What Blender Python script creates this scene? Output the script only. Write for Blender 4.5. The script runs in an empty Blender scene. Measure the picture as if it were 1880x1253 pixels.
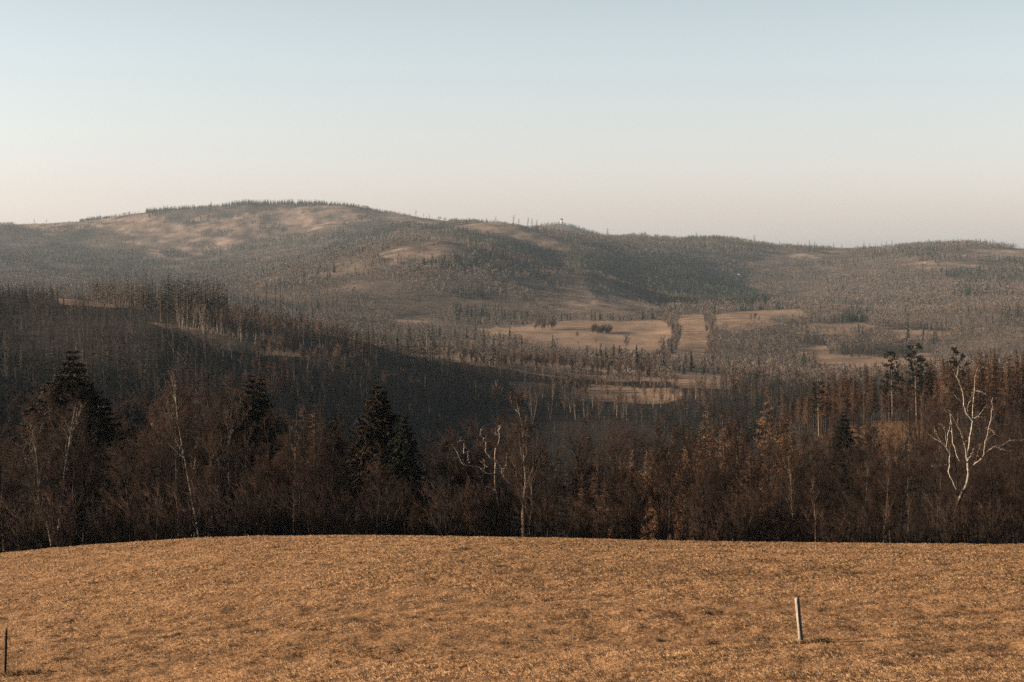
import bpy, math, random
import numpy as np
from mathutils import Vector, Matrix

# ------------------------------------------------------------------ camera, sky, sun, exposure
S = bpy.context.scene
COL = S.collection
F = 3133.0                 # focal length in photo pixels (photo is 1880 wide)
CX, CY = 940.0, 626.5
YH = 475.0                 # eye level in the photo
EYE = 1.7
PITCH = -math.atan((CY - YH) / F)

cam_d = bpy.data.cameras.new('camera')
cam = bpy.data.objects.new('camera', cam_d)
COL.objects.link(cam)
cam_d.sensor_width = 36.0
cam_d.lens = F / 1880.0 * 36.0
cam_d.clip_start = 0.5
cam_d.clip_end = 60000.0
cam.location = (0, 0, EYE)
cam.rotation_euler = (math.radians(90) + PITCH, 0, 0)
S.camera = cam

SUN_EL = math.radians(15.0)
SUN_AZ = math.radians(-89.0)      # from the left, along the belt (0 = straight ahead)
w = bpy.data.worlds.new('World')
S.world = w
w.use_nodes = True
nt = w.node_tree
nt.nodes.clear()
sky = nt.nodes.new('ShaderNodeTexSky')
sky.sky_type = 'NISHITA'
sky.sun_disc = False
sky.sun_elevation = SUN_EL
sky.sun_rotation = SUN_AZ
sky.altitude = 600
sky.air_density = 1.0
sky.dust_density = 2.0
sky.ozone_density = 1.0
tc = nt.nodes.new('ShaderNodeTexCoord')
sx = nt.nodes.new('ShaderNodeSeparateXYZ')
nt.links.new(tc.outputs['Generated'], sx.inputs[0])
rp = nt.nodes.new('ShaderNodeValToRGB')
# tint of the clear evening sky by the sine of the elevation; the ground half stays dim
SKYRAMP = [(-0.05, (0.08, 0.06, 0.045)), (-0.01, (1.17, 0.99, 0.99)), (0.02, (1.17, 1.02, 1.02)), (0.06, (1.04, 0.995, 1.0)),
           (0.11, (0.97, 1.0, 1.01)), (0.155, (0.83, 0.88, 0.89)), (0.21, (0.42, 0.47, 0.51)), (0.34, (0.16, 0.20, 0.25)), (0.7, (0.08, 0.10, 0.14))]
cr = rp.color_ramp
while len(cr.elements) < len(SKYRAMP):
    cr.elements.new(0.5)
for e, (p, c) in zip(cr.elements, SKYRAMP):
    e.position = (p + 0.2) / 1.2
    e.color = (c[0], c[1], c[2], 1)
mrz = nt.nodes.new('ShaderNodeMapRange')
mrz.inputs['From Min'].default_value = -0.2
mrz.inputs['From Max'].default_value = 1.0
nt.links.new(sx.outputs['Z'], mrz.inputs['Value'])
nt.links.new(mrz.outputs[0], rp.inputs['Fac'])
hs = nt.nodes.new('ShaderNodeHueSaturation')
hs.inputs['Saturation'].default_value = 0.35
nt.links.new(sky.outputs['Color'], hs.inputs['Color'])
mx = nt.nodes.new('ShaderNodeMix')
mx.data_type = 'RGBA'
mx.blend_type = 'MULTIPLY'
mx.inputs[0].default_value = 1.0
nt.links.new(hs.outputs['Color'], mx.inputs[6])
nt.links.new(rp.outputs['Color'], mx.inputs[7])
bg = nt.nodes.new('ShaderNodeBackground')
bg.inputs['Strength'].default_value = 0.10
nt.links.new(mx.outputs[2], bg.inputs['Color'])
wo = nt.nodes.new('ShaderNodeOutputWorld')
nt.links.new(bg.outputs[0], wo.inputs['Surface'])

sun_d = bpy.data.lights.new('sun', 'SUN')
sun_d.energy = 5.0
sun_d.angle = math.radians(0.5)
sun_d.color = (1.0, 0.78, 0.56)
sun = bpy.data.objects.new('sun', sun_d)
COL.objects.link(sun)
to_sun = Vector((math.sin(SUN_AZ) * math.cos(SUN_EL), math.cos(SUN_AZ) * math.cos(SUN_EL), math.sin(SUN_EL)))
sun.rotation_euler = to_sun.to_track_quat('Z', 'Y').to_euler()

S.view_settings.view_transform = 'Standard'
S.view_settings.look = 'None'
S.view_settings.gamma = 1.0
S.view_settings.exposure = 1.05
S.render.engine = 'CYCLES'
S.cycles.use_denoising = False
S.cycles.use_adaptive_sampling = False
S.cycles.sample_clamp_direct = 5.0
S.cycles.sample_clamp_indirect = 2.0
S.cycles.max_bounces = 4
S.cycles.diffuse_bounces = 0
S.cycles.glossy_bounces = 1
S.cycles.transmission_bounces = 1
S.cycles.volume_bounces = 0
S.cycles.transparent_max_bounces = 8
HAZE = 3.5e-5

# ------------------------------------------------------------------ helpers
def ray(px, py):
    u = (px - CX) / F
    v = (CY - py) / F
    c, s = math.cos(PITCH), math.sin(PITCH)
    return u, c - v * s, s + v * c          # x, y, z

def pt(px, py, Y):
    u, a, b = ray(px, py)
    return u / a * Y, Y, EYE + b / a * Y

def proj(x, y, z):
    c, s = math.cos(PITCH), math.sin(PITCH)
    dz = z - EYE
    fw = y * c + dz * s
    up = -y * s + dz * c
    return CX + F * x / fw, CY - F * up / fw

def pchip(xs, ys, x):
    """monotone cubic; xs (K,), ys (K,) or (K,N) with x scalar grid"""
    xs = np.asarray(xs, float)
    ys = np.asarray(ys, float)
    h = np.diff(xs)
    if ys.ndim == 2:
        h = h[:, None]
    d = np.diff(ys, axis=0) / h
    m = np.zeros_like(ys)
    same = (d[:-1] * d[1:]) > 0
    w1 = 2 * h[1:] + h[:-1]
    w2 = h[1:] + 2 * h[:-1]
    with np.errstate(divide='ignore', invalid='ignore'):
        hm = (w1 + w2) / (w1 / d[:-1] + w2 / d[1:])
    m[1:-1] = np.where(same, hm, 0)
    m[0], m[-1] = d[0], d[-1]
    k = np.clip(np.searchsorted(xs, x) - 1, 0, len(xs) - 2)
    t = (x - xs[k]) / (xs[k + 1] - xs[k])
    H = xs[k + 1] - xs[k]
    if ys.ndim == 2:
        t = t[:, None]; H = H[:, None]
    t2, t3 = t * t, t * t * t
    return ((2 * t3 - 3 * t2 + 1) * ys[k] + (t3 - 2 * t2 + t) * H * m[k]
            + (-2 * t3 + 3 * t2) * ys[k + 1] + (t3 - t2) * H * m[k + 1])

def vnoise(x, y, seed=0):
    xi = np.floor(x).astype(np.int64); yi = np.floor(y).astype(np.int64)
    fx = x - xi; fy = y - yi
    fx = fx * fx * fx * (fx * (fx * 6 - 15) + 10)
    fy = fy * fy * fy * (fy * (fy * 6 - 15) + 10)
    def h(a, b):
        n = (a * 374761393 + b * 668265263 + seed * 1442695041) & 0xffffffff
        n = ((n ^ (n >> 13)) * 1274126177) & 0xffffffff
        n = (n ^ (n >> 16)) & 0xffffff
        return n / float(0xffffff)
    a = h(xi, yi); b = h(xi + 1, yi); c = h(xi, yi + 1); d = h(xi + 1, yi + 1)
    return (a + (b - a) * fx) * (1 - fy) + (c + (d - c) * fx) * fy - 0.5

def fbm(x, y, oct=4, seed=0, gain=0.5):
    r = 0; a = 1.0
    for i in range(oct):
        r = r + a * vnoise(x, y, seed + i * 17)
        x = x * 2.03 + 11.3; y = y * 2.03 - 7.7; a *= gain
    return r

def inpoly(px, py, poly):
    r = np.zeros(np.shape(px), bool)
    n = len(poly)
    for i in range(n):
        x1, y1 = poly[i]; x2, y2 = poly[(i + 1) % n]
        if y1 == y2:
            continue
        c = ((y1 > py) != (y2 > py)) & (px < (x2 - x1) * (py - y1) / (y2 - y1) + x1)
        r ^= c
    return r

# ------------------------------------------------------------------ terrain: radial profile through measured crest lines
K = [
 (34,  {-900:1400, 0:1322, 900:1280, 1880:1255, 2800:1250}),
 (44,  {-900:1290, 0:1238, 450:1212, 900:1195, 1470:1183, 1880:1182, 2800:1180}),
 (70,  {-900:1160, 0:1093, 450:1055, 900:1039, 1470:1040, 1880:1045, 2800:1060}),
 (105, {-900:1120, -300:1047, 0:1020, 100:1010, 250:998, 400:991, 560:988, 700:987, 850:989, 1000:991, 1200:996, 1400:1000, 1600:1002, 1880:1003, 2800:1010}),
 (113, {-900:1125, -300:1052, 0:1025, 100:1015, 250:1003, 400:997, 560:994, 700:993, 850:995, 1000:997, 1200:1002, 1400:1006, 1600:1008, 1880:1009, 2800:1015}),
 (132, {-900:1120, 0:1050, 400:1024, 700:1018, 1000:1020, 1400:1026, 1880:1030, 2800:1030}),
 (172, {-900:1060, 0:1080, 400:1066, 700:1062, 1000:1060, 1400:1050, 1880:1045, 2800:1040}),
 (240, {-900:950, 0:1055, 400:1090, 900:1100, 1200:1050, 1450:960, 1600:905, 1880:900, 2800:880}),
 (340, {-900:700, 0:900, 300:960, 600:1010, 900:1010, 1200:950, 1400:868, 1550:822, 1700:805, 1880:810, 2800:800}),
 (450, {-900:470, 0:770, 300:850, 600:920, 900:925, 1200:880, 1400:810, 1500:790, 1700:772, 1880:770, 2800:760}),
 (600, {-900:430, 0:650, 200:670, 400:720, 600:800, 800:850, 950:850, 1100:830, 1300:805, 1450:805, 1600:800, 1880:790, 2800:760}),  # leftmost knots, out of frame, raised to cast shade on the left slope
 (740, {-900:410, -200:570, 0:600, 150:592, 282:596, 357:613, 425:628, 494:645, 579:658, 640:668, 750:712, 850:740, 950:745, 1100:755, 1300:760, 1450:760, 1880:740, 2800:700}),
 (870, {-900:390, -200:530, 0:549, 110:549, 190:558, 300:574, 400:584, 460:592, 530:602, 613:617, 700:640, 800:672, 900:692, 1000:710, 1100:725, 1200:722, 1350:720, 1500:720, 1880:700, 2800:680}),
 (1000,{-900:410, -200:560, 0:572, 200:587, 400:607, 600:637, 700:647, 800:653, 860:656, 930:662, 1000:671, 1100:681, 1200:687, 1350:697, 1500:702, 1880:685, 2800:660}),
 (1200,{-900:440, 0:600, 400:640, 700:664, 900:668, 1000:676, 1200:688, 1350:696, 1500:698, 1880:685, 2800:650}),
 (1500,{-900:450, 0:590, 400:622, 700:642, 900:648, 1000:656, 1200:664, 1300:672, 1500:672, 1880:668, 2800:640}),
 (1800,{-900:460, 0:560, 400:590, 700:605, 900:612, 1000:614, 1200:622, 1300:622, 1500:632, 1700:634, 1880:625, 2800:600}),
 (2150,{-900:440, 0:545, 400:565, 600:580, 720:588, 900:592, 1000:590, 1100:588, 1200:588, 1290:582, 1400:580, 1500:594, 1600:600, 1880:595, 2800:560}),
 (2500,{-900:440, 0:530, 300:540, 430:545, 600:528, 700:515, 800:515, 900:525, 1000:537, 1100:550, 1200:562, 1260:570, 1350:571, 1470:569, 1600:583, 1880:568, 2800:520}),
 (2950,{-900:430, 0:535, 300:537, 430:525, 560:487, 640:466, 700:451, 750:443, 800:442, 850:449, 900:462, 1000:489, 1100:514, 1200:545, 1260:560, 1350:560, 1470:560, 1600:570, 1700:560, 1880:548, 2800:500}),
 (3300,{-900:430, 0:520, 300:532, 430:540, 560:510, 640:487, 700:470, 750:462, 800:465, 850:475, 900:490, 1000:515, 1100:535, 1200:550, 1300:558, 1400:558, 1500:555, 1600:550, 1700:538, 1880:525, 2800:490}),
 (3700,{-900:425, 0:500, 300:505, 500:495, 640:470, 750:440, 850:430, 900:435, 1000:455, 1100:475, 1200:500, 1300:525, 1380:540, 1450:540, 1550:528, 1700:508, 1880:500, 2800:480}),
 (4200,{-900:420, 0:480, 300:490, 500:480, 640:455, 750:425, 830:417, 870:412, 915:408, 950:411, 980:416, 1040:428, 1100:447, 1200:467, 1300:487, 1380:500, 1450:503, 1550:493, 1650:478, 1750:470, 1880:472, 2800:470}),
 (4900,{-900:418, 0:455, 300:465, 500:455, 640:430, 760:412, 840:416, 915:413, 1000:422, 1050:428, 1100:434, 1180:437, 1250:442, 1300:441, 1340:445, 1400:452, 1450:458, 1530:461, 1600:460, 1650:456, 1700:453, 1750:452, 1800:454, 1880:459, 2800:465}),
 (5800,{-900:415, 0:413, 50:412, 100:410, 170:406, 210:401, 262:393, 340:387, 400:382, 460:377, 520:376, 600:379, 650:383, 700:391, 760:399, 800:406, 840:411, 900:416, 1000:430, 1100:444, 1300:455, 1500:468, 1880:470, 2800:470}),
 (6600,{-900:430, 0:428, 262:410, 460:395, 600:396, 760:412, 900:425, 1000:435, 1300:460, 1880:474, 2800:472}),
 (8500,{-900:440, 700:440, 960:426, 985:419, 1000:415, 1020:413, 1045:414, 1065:421, 1100:431, 1200:450, 1880:472, 2800:472}),
 (10500,{-900:455, 940:450, 2800:474}),
 (16000,{-900:478, 940:478, 2800:478}),
]
APEX = 40.0
cs = np.concatenate([np.linspace(-0.75, -0.33, 34)[:-1], np.linspace(-0.33, 0.33, 640), np.linspace(0.33, 0.75, 34)[1:]])
Ys = np.concatenate([np.arange(-36, 30, 1.5), np.arange(30, 112, 0.26), np.arange(112, 450, 3.0),
                     np.arange(450, 1200, 5.0), np.arange(1200, 2600, 9.0), np.arange(2600, 4300, 14.0),
                     np.arange(4300, 6700, 26.0), np.arange(6700, 16001, 150.0)])
kY = [-40.0, -6.0, 6.0, 20.0] + [k[0] for k in K]
kZ = [np.full(len(cs), 7.0), np.full(len(cs), 1.0), np.full(len(cs), -1.0) - cs * 0, np.full(len(cs), -3.9)]
for Y, d in K:
    ks = sorted(d)
    pxs = CX + F * cs * (Y + APEX) / Y
    pxs = np.clip(pxs, ks[0], ks[-1])
    pys = pchip(ks, [d[k] for k in ks], pxs)
    kZ.append(EYE + (YH - pys) / F * Y)
ZT = pchip(kY, np.array(kZ), Ys)                       # rows Y, cols c
CC, YY = np.meshgrid(cs, Ys)
XX = CC * (YY + APEX)
# relief of the hills: gullies and ribs
amp = np.clip((YY - 300) / 2200, 0, 1) * 9.0 + np.clip((YY - 3000) / 3000, 0, 1) * 4
ZT = ZT + amp * fbm(XX / 330.0, YY / 330.0, 4, 3)
rib = 1 - np.abs(2 * fbm(XX / 260.0 + 0.3 * fbm(XX / 300.0, YY / 300.0, 2, 8), YY / 900.0, 3, 12))
ZT = ZT + np.clip((YY - 2300) / 900, 0, 1) * (12 - 8 * np.clip((YY - 4300) / 900, 0, 1)) * (rib - 0.6)
ZT = ZT + np.clip((YY - 120) / 300, 0, 1) * 1.4 * fbm(XX / 38.0, YY / 60.0, 3, 9)
# field relief: low swells, rows of tussocks, clods
nf = np.clip((112 - YY) / 8, 0, 1)
SM = ZT.copy()
field = 0.16 * fbm(XX / 14.0, YY / 5.0, 2, 21) + 0.07 * fbm(XX / 30.0, YY / 1.3, 2, 23) + 0.085 * fbm(XX / 0.9, YY / 0.7, 3, 31, 0.6) 
def flecks(x, y):
    # small bare hollows strung out in rows across the slope
    return fbm(x / 0.7, y / 0.42, 2, 41) + 0.9 * fbm(x / 40.0, y / 1.8, 2, 43) + 0.25 * fbm(x / 6.0, y / 1.5, 2, 47)
fleck = np.clip((flecks(XX, YY) - 0.38) / 0.14, 0, 1)
field -= 0.04 * fleck
ZT = ZT + nf * field

def H(x, y):
    """ground height by bilinear lookup"""
    x = np.asarray(x, float); y = np.asarray(y, float)
    c = x / (y + APEX)
    j = np.clip(np.searchsorted(cs, c) - 1, 0, len(cs) - 2)
    i = np.clip(np.searchsorted(Ys, y) - 1, 0, len(Ys) - 2)
    t = np.clip((c - cs[j]) / (cs[j + 1] - cs[j]), 0, 1)
    s = np.clip((y - Ys[i]) / (Ys[i + 1] - Ys[i]), 0, 1)
    return (ZT[i, j] * (1 - t) + ZT[i, j + 1] * t) * (1 - s) + (ZT[i + 1, j] * (1 - t) + ZT[i + 1, j + 1] * t) * s

def ground_hit(px, py, Y0, Y1):
    """first ground point seen along the photo ray between two depths"""
    ys = np.linspace(Y0, Y1, 400)
    gx = (px - CX) / F * ys
    gpx, gpy = proj(gx, ys, H(gx, ys))
    k = np.where(gpy <= py)[0]
    k = k[0] if len(k) else int(np.argmin(gpy))
    return float(gx[k]), float(ys[k]), float(H(gx[k], ys[k]))

# visibility table (which ground or tree top can be seen from the field)
VPX = np.linspace(-700, 2580, 420)
VY = Ys[Ys > 30]
_gx = (VPX[None] - CX) / F * VY[:, None]
_gz = H(_gx, np.repeat(VY[:, None], len(VPX), 1))
VPY = proj(_gx, VY[:, None], _gz)[1]
VMIN = np.minimum.accumulate(VPY, axis=0)
def horizon_py(px, y):
    j = np.clip(np.round((px - VPX[0]) / (VPX[1] - VPX[0])).astype(int), 0, len(VPX) - 1)
    i = np.clip(np.searchsorted(VY, y) - 2, 0, len(VY) - 1)
    return VMIN[i, j]

# ------------------------------------------------------------------ mesh building
def make_mesh(name, V, quads=None, tris=None, mat=None, col=None, smooth=False):
    me = bpy.data.meshes.new(name)
    V = np.asarray(V, np.float32).reshape(-1, 3)
    me.vertices.add(len(V))
    me.vertices.foreach_set('co', V.ravel())
    idx = []; st = []; o = 0
    if quads is not None and len(quads):
        q = np.asarray(quads, np.int32); idx.append(q.ravel()); st.append(np.arange(len(q)) * 4); o = len(q) * 4
    if tris is not None and len(tris):
        t = np.asarray(tris, np.int32); idx.append(t.ravel()); st.append(o + np.arange(len(t)) * 3)
    idx = np.concatenate(idx).astype(np.int32); st = np.concatenate(st).astype(np.int32)
    me.loops.add(len(idx)); me.loops.foreach_set('vertex_index', idx)
    me.polygons.add(len(st)); me.polygons.foreach_set('loop_start', st)
    if smooth:
        me.polygons.foreach_set('use_smooth', np.ones(len(st), bool))
    me.update(calc_edges=True)
    if col is not None:
        a = me.color_attributes.new('cover', 'FLOAT_COLOR', 'POINT')
        c4 = np.ones((len(V), 4), np.float32); c4[:, :3] = col
        a.data.foreach_set('color', c4.ravel())
    if mat is not None:
        me.materials.append(mat)
    return me

def link(name, me, parent=None, **props):
    o = bpy.data.objects.new(name, me)
    COL.objects.link(o)
    if parent is not None:
        o.parent = parent
    for k, v in props.items():
        if v is not None:
            o[k] = v
    return o

class MB:
    """collects tubes, spikes and boxes into one mesh"""
    def __init__(s):
        s.V = []; s.Q = []; s.T = []; s.n = 0
    def add(s, V, Q=None, T=None):
        V = np.asarray(V, float).reshape(-1, 3)
        s.V.append(V)
        if Q is not None and len(Q): s.Q.append(np.asarray(Q) + s.n)
        if T is not None and len(T): s.T.append(np.asarray(T) + s.n)
        s.n += len(V)
    def tubes(s, P, R, k=5, cap=False):
        P = np.asarray(P, float); R = np.asarray(R, float)
        if P.ndim == 2: P = P[None]; R = R[None]
        N, m, _ = P.shape
        if N == 0: return
        T = np.gradient(P, axis=1)
        T /= np.linalg.norm(T, axis=2, keepdims=True) + 1e-9
        ref = np.where(np.abs(T[..., 2:3]) > 0.8, np.array([1.0, 0.2, 0]), np.array([0, 0, 1.0]))
        A = np.cross(T, ref); A /= np.linalg.norm(A, axis=2, keepdims=True) + 1e-9
        B = np.cross(T, A)
        a = np.arange(k) * 2 * np.pi / k
        V = P[:, :, None] + R[:, :, None, None] * (np.cos(a)[None, None, :, None] * A[:, :, None] + np.sin(a)[None, None, :, None] * B[:, :, None])
        id0 = (np.arange(N)[:, None, None] * m + np.arange(m - 1)[None, :, None]) * k
        j = np.arange(k)[None, None]; jn = (j + 1) % k
        Q = np.stack([id0 + j, id0 + jn, id0 + k + jn, id0 + k + j], -1).reshape(-1, 4)
        s.add(V, Q)
    def spikes(s, p0, p1, wd, k=3):
        p0 = np.asarray(p0, float).reshape(-1, 3); p1 = np.asarray(p1, float).reshape(-1, 3)
        N = len(p0)
        if N == 0: return
        wd = np.broadcast_to(np.asarray(wd, float), (N,))
        T = p1 - p0; T = T / (np.linalg.norm(T, axis=1, keepdims=True) + 1e-9)
        ref = np.where(np.abs(T[:, 2:3]) > 0.8, np.array([1.0, 0.2, 0]), np.array([0, 0, 1.0]))
        A = np.cross(T, ref); A /= np.linalg.norm(A, axis=1, keepdims=True) + 1e-9
        B = np.cross(T, A)
        V = np.empty((N, k + 1, 3))
        for j in range(k):
            an = j * 2 * math.pi / k
            V[:, j] = p0 + wd[:, None] * (math.cos(an) * A + math.sin(an) * B)
        V[:, k] = p1
        b = np.arange(N)[:, None] * (k + 1)
        T3 = np.concatenate([np.concatenate([b + j, b + (j + 1) % k, b + k], 1) for j in range(k)], 0)
        s.add(V, None, T3)
    def blades(s, p0, p1, wd, side):
        """long thin kites with a slight fold: sprays of needles"""
        p0 = np.asarray(p0, float).reshape(-1, 3); p1 = np.asarray(p1, float).reshape(-1, 3)
        N = len(p0)
        sd = np.asarray(side, float) * np.broadcast_to(np.asarray(wd, float), (N,))[:, None]
        mid = p0 * 0.55 + p1 * 0.45
        V = np.stack([p0, mid + sd, p1, mid - sd, mid + np.array([0, 0, 1.0]) * np.linalg.norm(sd, axis=1)[:, None] * 0.5], 1)
        b = np.arange(N)[:, None] * 5
        T3 = np.concatenate([np.concatenate([b, b + 1, b + 4], 1), np.concatenate([b + 1, b + 2, b + 4], 1),
                             np.concatenate([b + 2, b + 3, b + 4], 1), np.concatenate([b + 3, b, b + 4], 1)], 0)
        s.add(V, None, T3)
    def slivers(s, p0, p1, wd, side):
        p0 = np.asarray(p0, float).reshape(-1, 3); p1 = np.asarray(p1, float).reshape(-1, 3); N = len(p0)
        sd = np.asarray(side, float) * np.broadcast_to(np.asarray(wd, float), (N,))[:, None]
        V = np.stack([p0 - sd * 0.4, p0 + sd * 0.4, p1 + sd * 0.5, p1 - sd * 0.5], 1)
        b = np.arange(N)[:, None] * 4
        s.add(V, None, np.concatenate([np.concatenate([b, b + 1, b + 2], 1), np.concatenate([b, b + 2, b + 3], 1)], 0))
    def arrays(s):
        return (np.concatenate(s.V), np.concatenate(s.Q) if s.Q else None, np.concatenate(s.T) if s.T else None)
    def mesh(s, name, mat, col=None, smooth=False):
        V, Q, T = s.arrays()
        return make_mesh(name, V, Q, T, mat, col, smooth)

# ------------------------------------------------------------------ materials
def material(name, base, var=None, scale=5.0, rough=0.9, stretch=(1, 1, 1), attr=None, rnd=0.0, bump=0.0, hue=0.0, spec=0.2):
    m = bpy.data.materials.new(name)
    m.use_nodes = True
    n = m.node_tree.nodes; l = m.node_tree.links
    b = n['Principled BSDF']
    b.inputs['Roughness'].default_value = rough
    b.inputs['Specular IOR Level'].default_value = spec
    tcn = n.new('ShaderNodeTexCoord'); mp = n.new('ShaderNodeMapping')
    mp.inputs['Scale'].default_value = stretch
    l.new(tcn.outputs['Object'], mp.inputs['Vector'])
    no = n.new('ShaderNodeTexNoise'); no.inputs['Scale'].default_value = scale; no.inputs['Detail'].default_value = 5
    l.new(mp.outputs[0], no.inputs['Vector'])
    r = n.new('ShaderNodeValToRGB')
    r.color_ramp.elements[0].position = 0.35; r.color_ramp.elements[1].position = 0.65
    var = var or tuple(c * 0.6 for c in base)
    r.color_ramp.elements[0].color = (*var, 1); r.color_ramp.elements[1].color = (*base, 1)
    l.new(no.outputs['Fac'], r.inputs['Fac'])
    out = r.outputs['Color']
    if attr:
        at = n.new('ShaderNodeAttribute'); at.attribute_name = attr
        mm = n.new('ShaderNodeMix'); mm.data_type = 'RGBA'; mm.blend_type = 'MULTIPLY'; mm.inputs[0].default_value = 1
        l.new(out, mm.inputs[6]); l.new(at.outputs['Color'], mm.inputs[7]); out = mm.outputs[2]
    if rnd:
        oi = n.new('ShaderNodeObjectInfo'); mr = n.new('ShaderNodeMapRange')
        mr.inputs['To Min'].default_value = 1 - rnd; mr.inputs['To Max'].default_value = 1 + rnd
        l.new(oi.outputs['Random'], mr.inputs['Value'])
        h = n.new('ShaderNodeHueSaturation')
        l.new(out, h.inputs['Color']); l.new(mr.outputs[0], h.inputs['Value']); out = h.outputs['Color']
    l.new(out, b.inputs['Base Color'])
    if bump:
        bp = n.new('ShaderNodeBump'); bp.inputs['Strength'].default_value = bump; bp.inputs['Distance'].default_value = 0.05
        l.new(no.outputs['Fac'], bp.inputs['Height']); l.new(bp.outputs[0], b.inputs['Normal'])
    return m

M_bark = material('bark_brown', (0.048, 0.031, 0.022), (0.02, 0.014, 0.010), 6, stretch=(3, 3, .6), rnd=0.25)
M_twig = material('twigs_brown', (0.064, 0.037, 0.026), (0.016, 0.010, 0.008), 1.2, rnd=0.35)
M_twig_red = material('twigs_reddish', (0.066, 0.035, 0.025), (0.018, 0.010, 0.007), 1.2, rnd=0.25)
M_larch = material('larch_twigs', (0.14, 0.078, 0.048), (0.07, 0.040, 0.026), 1.0, rnd=0.25)
M_larcho = material('larch_twigs_orange', (0.27, 0.145, 0.08), (0.14, 0.075, 0.042), 1.0, rnd=0.25)
M_larchd = material('larch_twigs_dark', (0.125, 0.076, 0.055), (0.065, 0.042, 0.031), 1.0, rnd=0.25)
M_white = material('birch_bark', (0.42, 0.36, 0.29), (0.10, 0.08, 0.07), 3.0, stretch=(1.2, 1.2, 2.2), rnd=0.1)
M_pale = material('pale_bark', (0.24, 0.18, 0.13), (0.07, 0.05, 0.035), 4.0, stretch=(1, 1, 1.6), rnd=0.2)
M_dead = material('bleached_dead_birch', (0.58, 0.50, 0.40), (0.28, 0.22, 0.17), 4.0, stretch=(1, 1, 1.5))
M_needle = material('spruce_needles', (0.020, 0.022, 0.013), (0.010, 0.012, 0.008), 1.5, rnd=0.25)
M_needleb = material('spruce_needles_browning', (0.038, 0.025, 0.014), (0.014, 0.012, 0.008), 0.9, rnd=0.2)
M_wood = material('weathered_wood', (0.40, 0.35, 0.29), (0.17, 0.14, 0.11), 9, stretch=(4, 4, .5), bump=0.4)
M_wood_shaded = material('shade_toned_wood', (0.075, 0.06, 0.05), (0.04, 0.03, 0.025), 9, stretch=(4, 4, .5), bump=0.4)  # the left post's unlit face put into its wood colour
M_wall = material('white_render', (0.8, 0.78, 0.74), (0.7, 0.68, 0.63), 0.3)
M_roof = material('dark_roof', (0.09, 0.06, 0.05), (0.06, 0.045, 0.04), 0.5)
M_glass = material('window_dark', (0.03, 0.035, 0.04), (0.02, 0.02, 0.025), 1, rough=0.2, spec=0.5)
M_wood_far = material('woodland', (1.0, 1.0, 1.0), (0.75, 0.75, 0.75), 0.02, attr='cover')
M_grass = material('dry_grass_blades', (1.0, 1.0, 1.0), (0.7, 0.66, 0.62), 0.7, attr='cover')

def ground_material():
    m = bpy.data.materials.new('ground_cover'); m.use_nodes = True
    n = m.node_tree.nodes; l = m.node_tree.links; b = n['Principled BSDF']
    b.inputs['Roughness'].default_value = 0.95; b.inputs['Specular IOR Level'].default_value = 0.1
    at = n.new('ShaderNodeAttribute'); at.attribute_name = 'cover'
    geo = n.new('ShaderNodeNewGeometry')
    out = at.outputs['Color']
    facs = []
    for sc, st, lo, hi, d in ((0.02, (1, 1, 1), 0.78, 1.2, 6), (0.35, (1, 1.8, 1), 0.72, 1.2, 6), (9.0, (1, 1, 1), 0.55, 1.35, 3)):
        mp = n.new('ShaderNodeMapping'); mp.inputs['Scale'].default_value = st
        l.new(geo.outputs['Position'], mp.inputs['Vector'])
        no = n.new('ShaderNodeTexNoise'); no.inputs['Scale'].default_value = sc; no.inputs['Detail'].default_value = d
        l.new(mp.outputs[0], no.inputs['Vector'])
        mr = n.new('ShaderNodeMapRange'); mr.inputs['From Min'].default_value = 0.3; mr.inputs['From Max'].default_value = 0.7
        mr.inputs['To Min'].default_value = lo; mr.inputs['To Max'].default_value = hi
        l.new(no.outputs['Fac'], mr.inputs['Value'])
        mm = n.new('ShaderNodeVectorMath'); mm.operation = 'SCALE'
        l.new(out, mm.inputs[0]); l.new(mr.outputs[0], mm.inputs['Scale']); out = mm.outputs[0]
        facs.append(no)
    l.new(out, b.inputs['Base Color'])
    bp = n.new('ShaderNodeBump'); bp.inputs['Strength'].default_value = 0.6; bp.inputs['Distance'].default_value = 0.04
    l.new(facs[2].outputs['Fac'], bp.inputs['Height']); l.new(bp.outputs[0], b.inputs['Normal'])
    return m
M_ground = ground_material()

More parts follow.
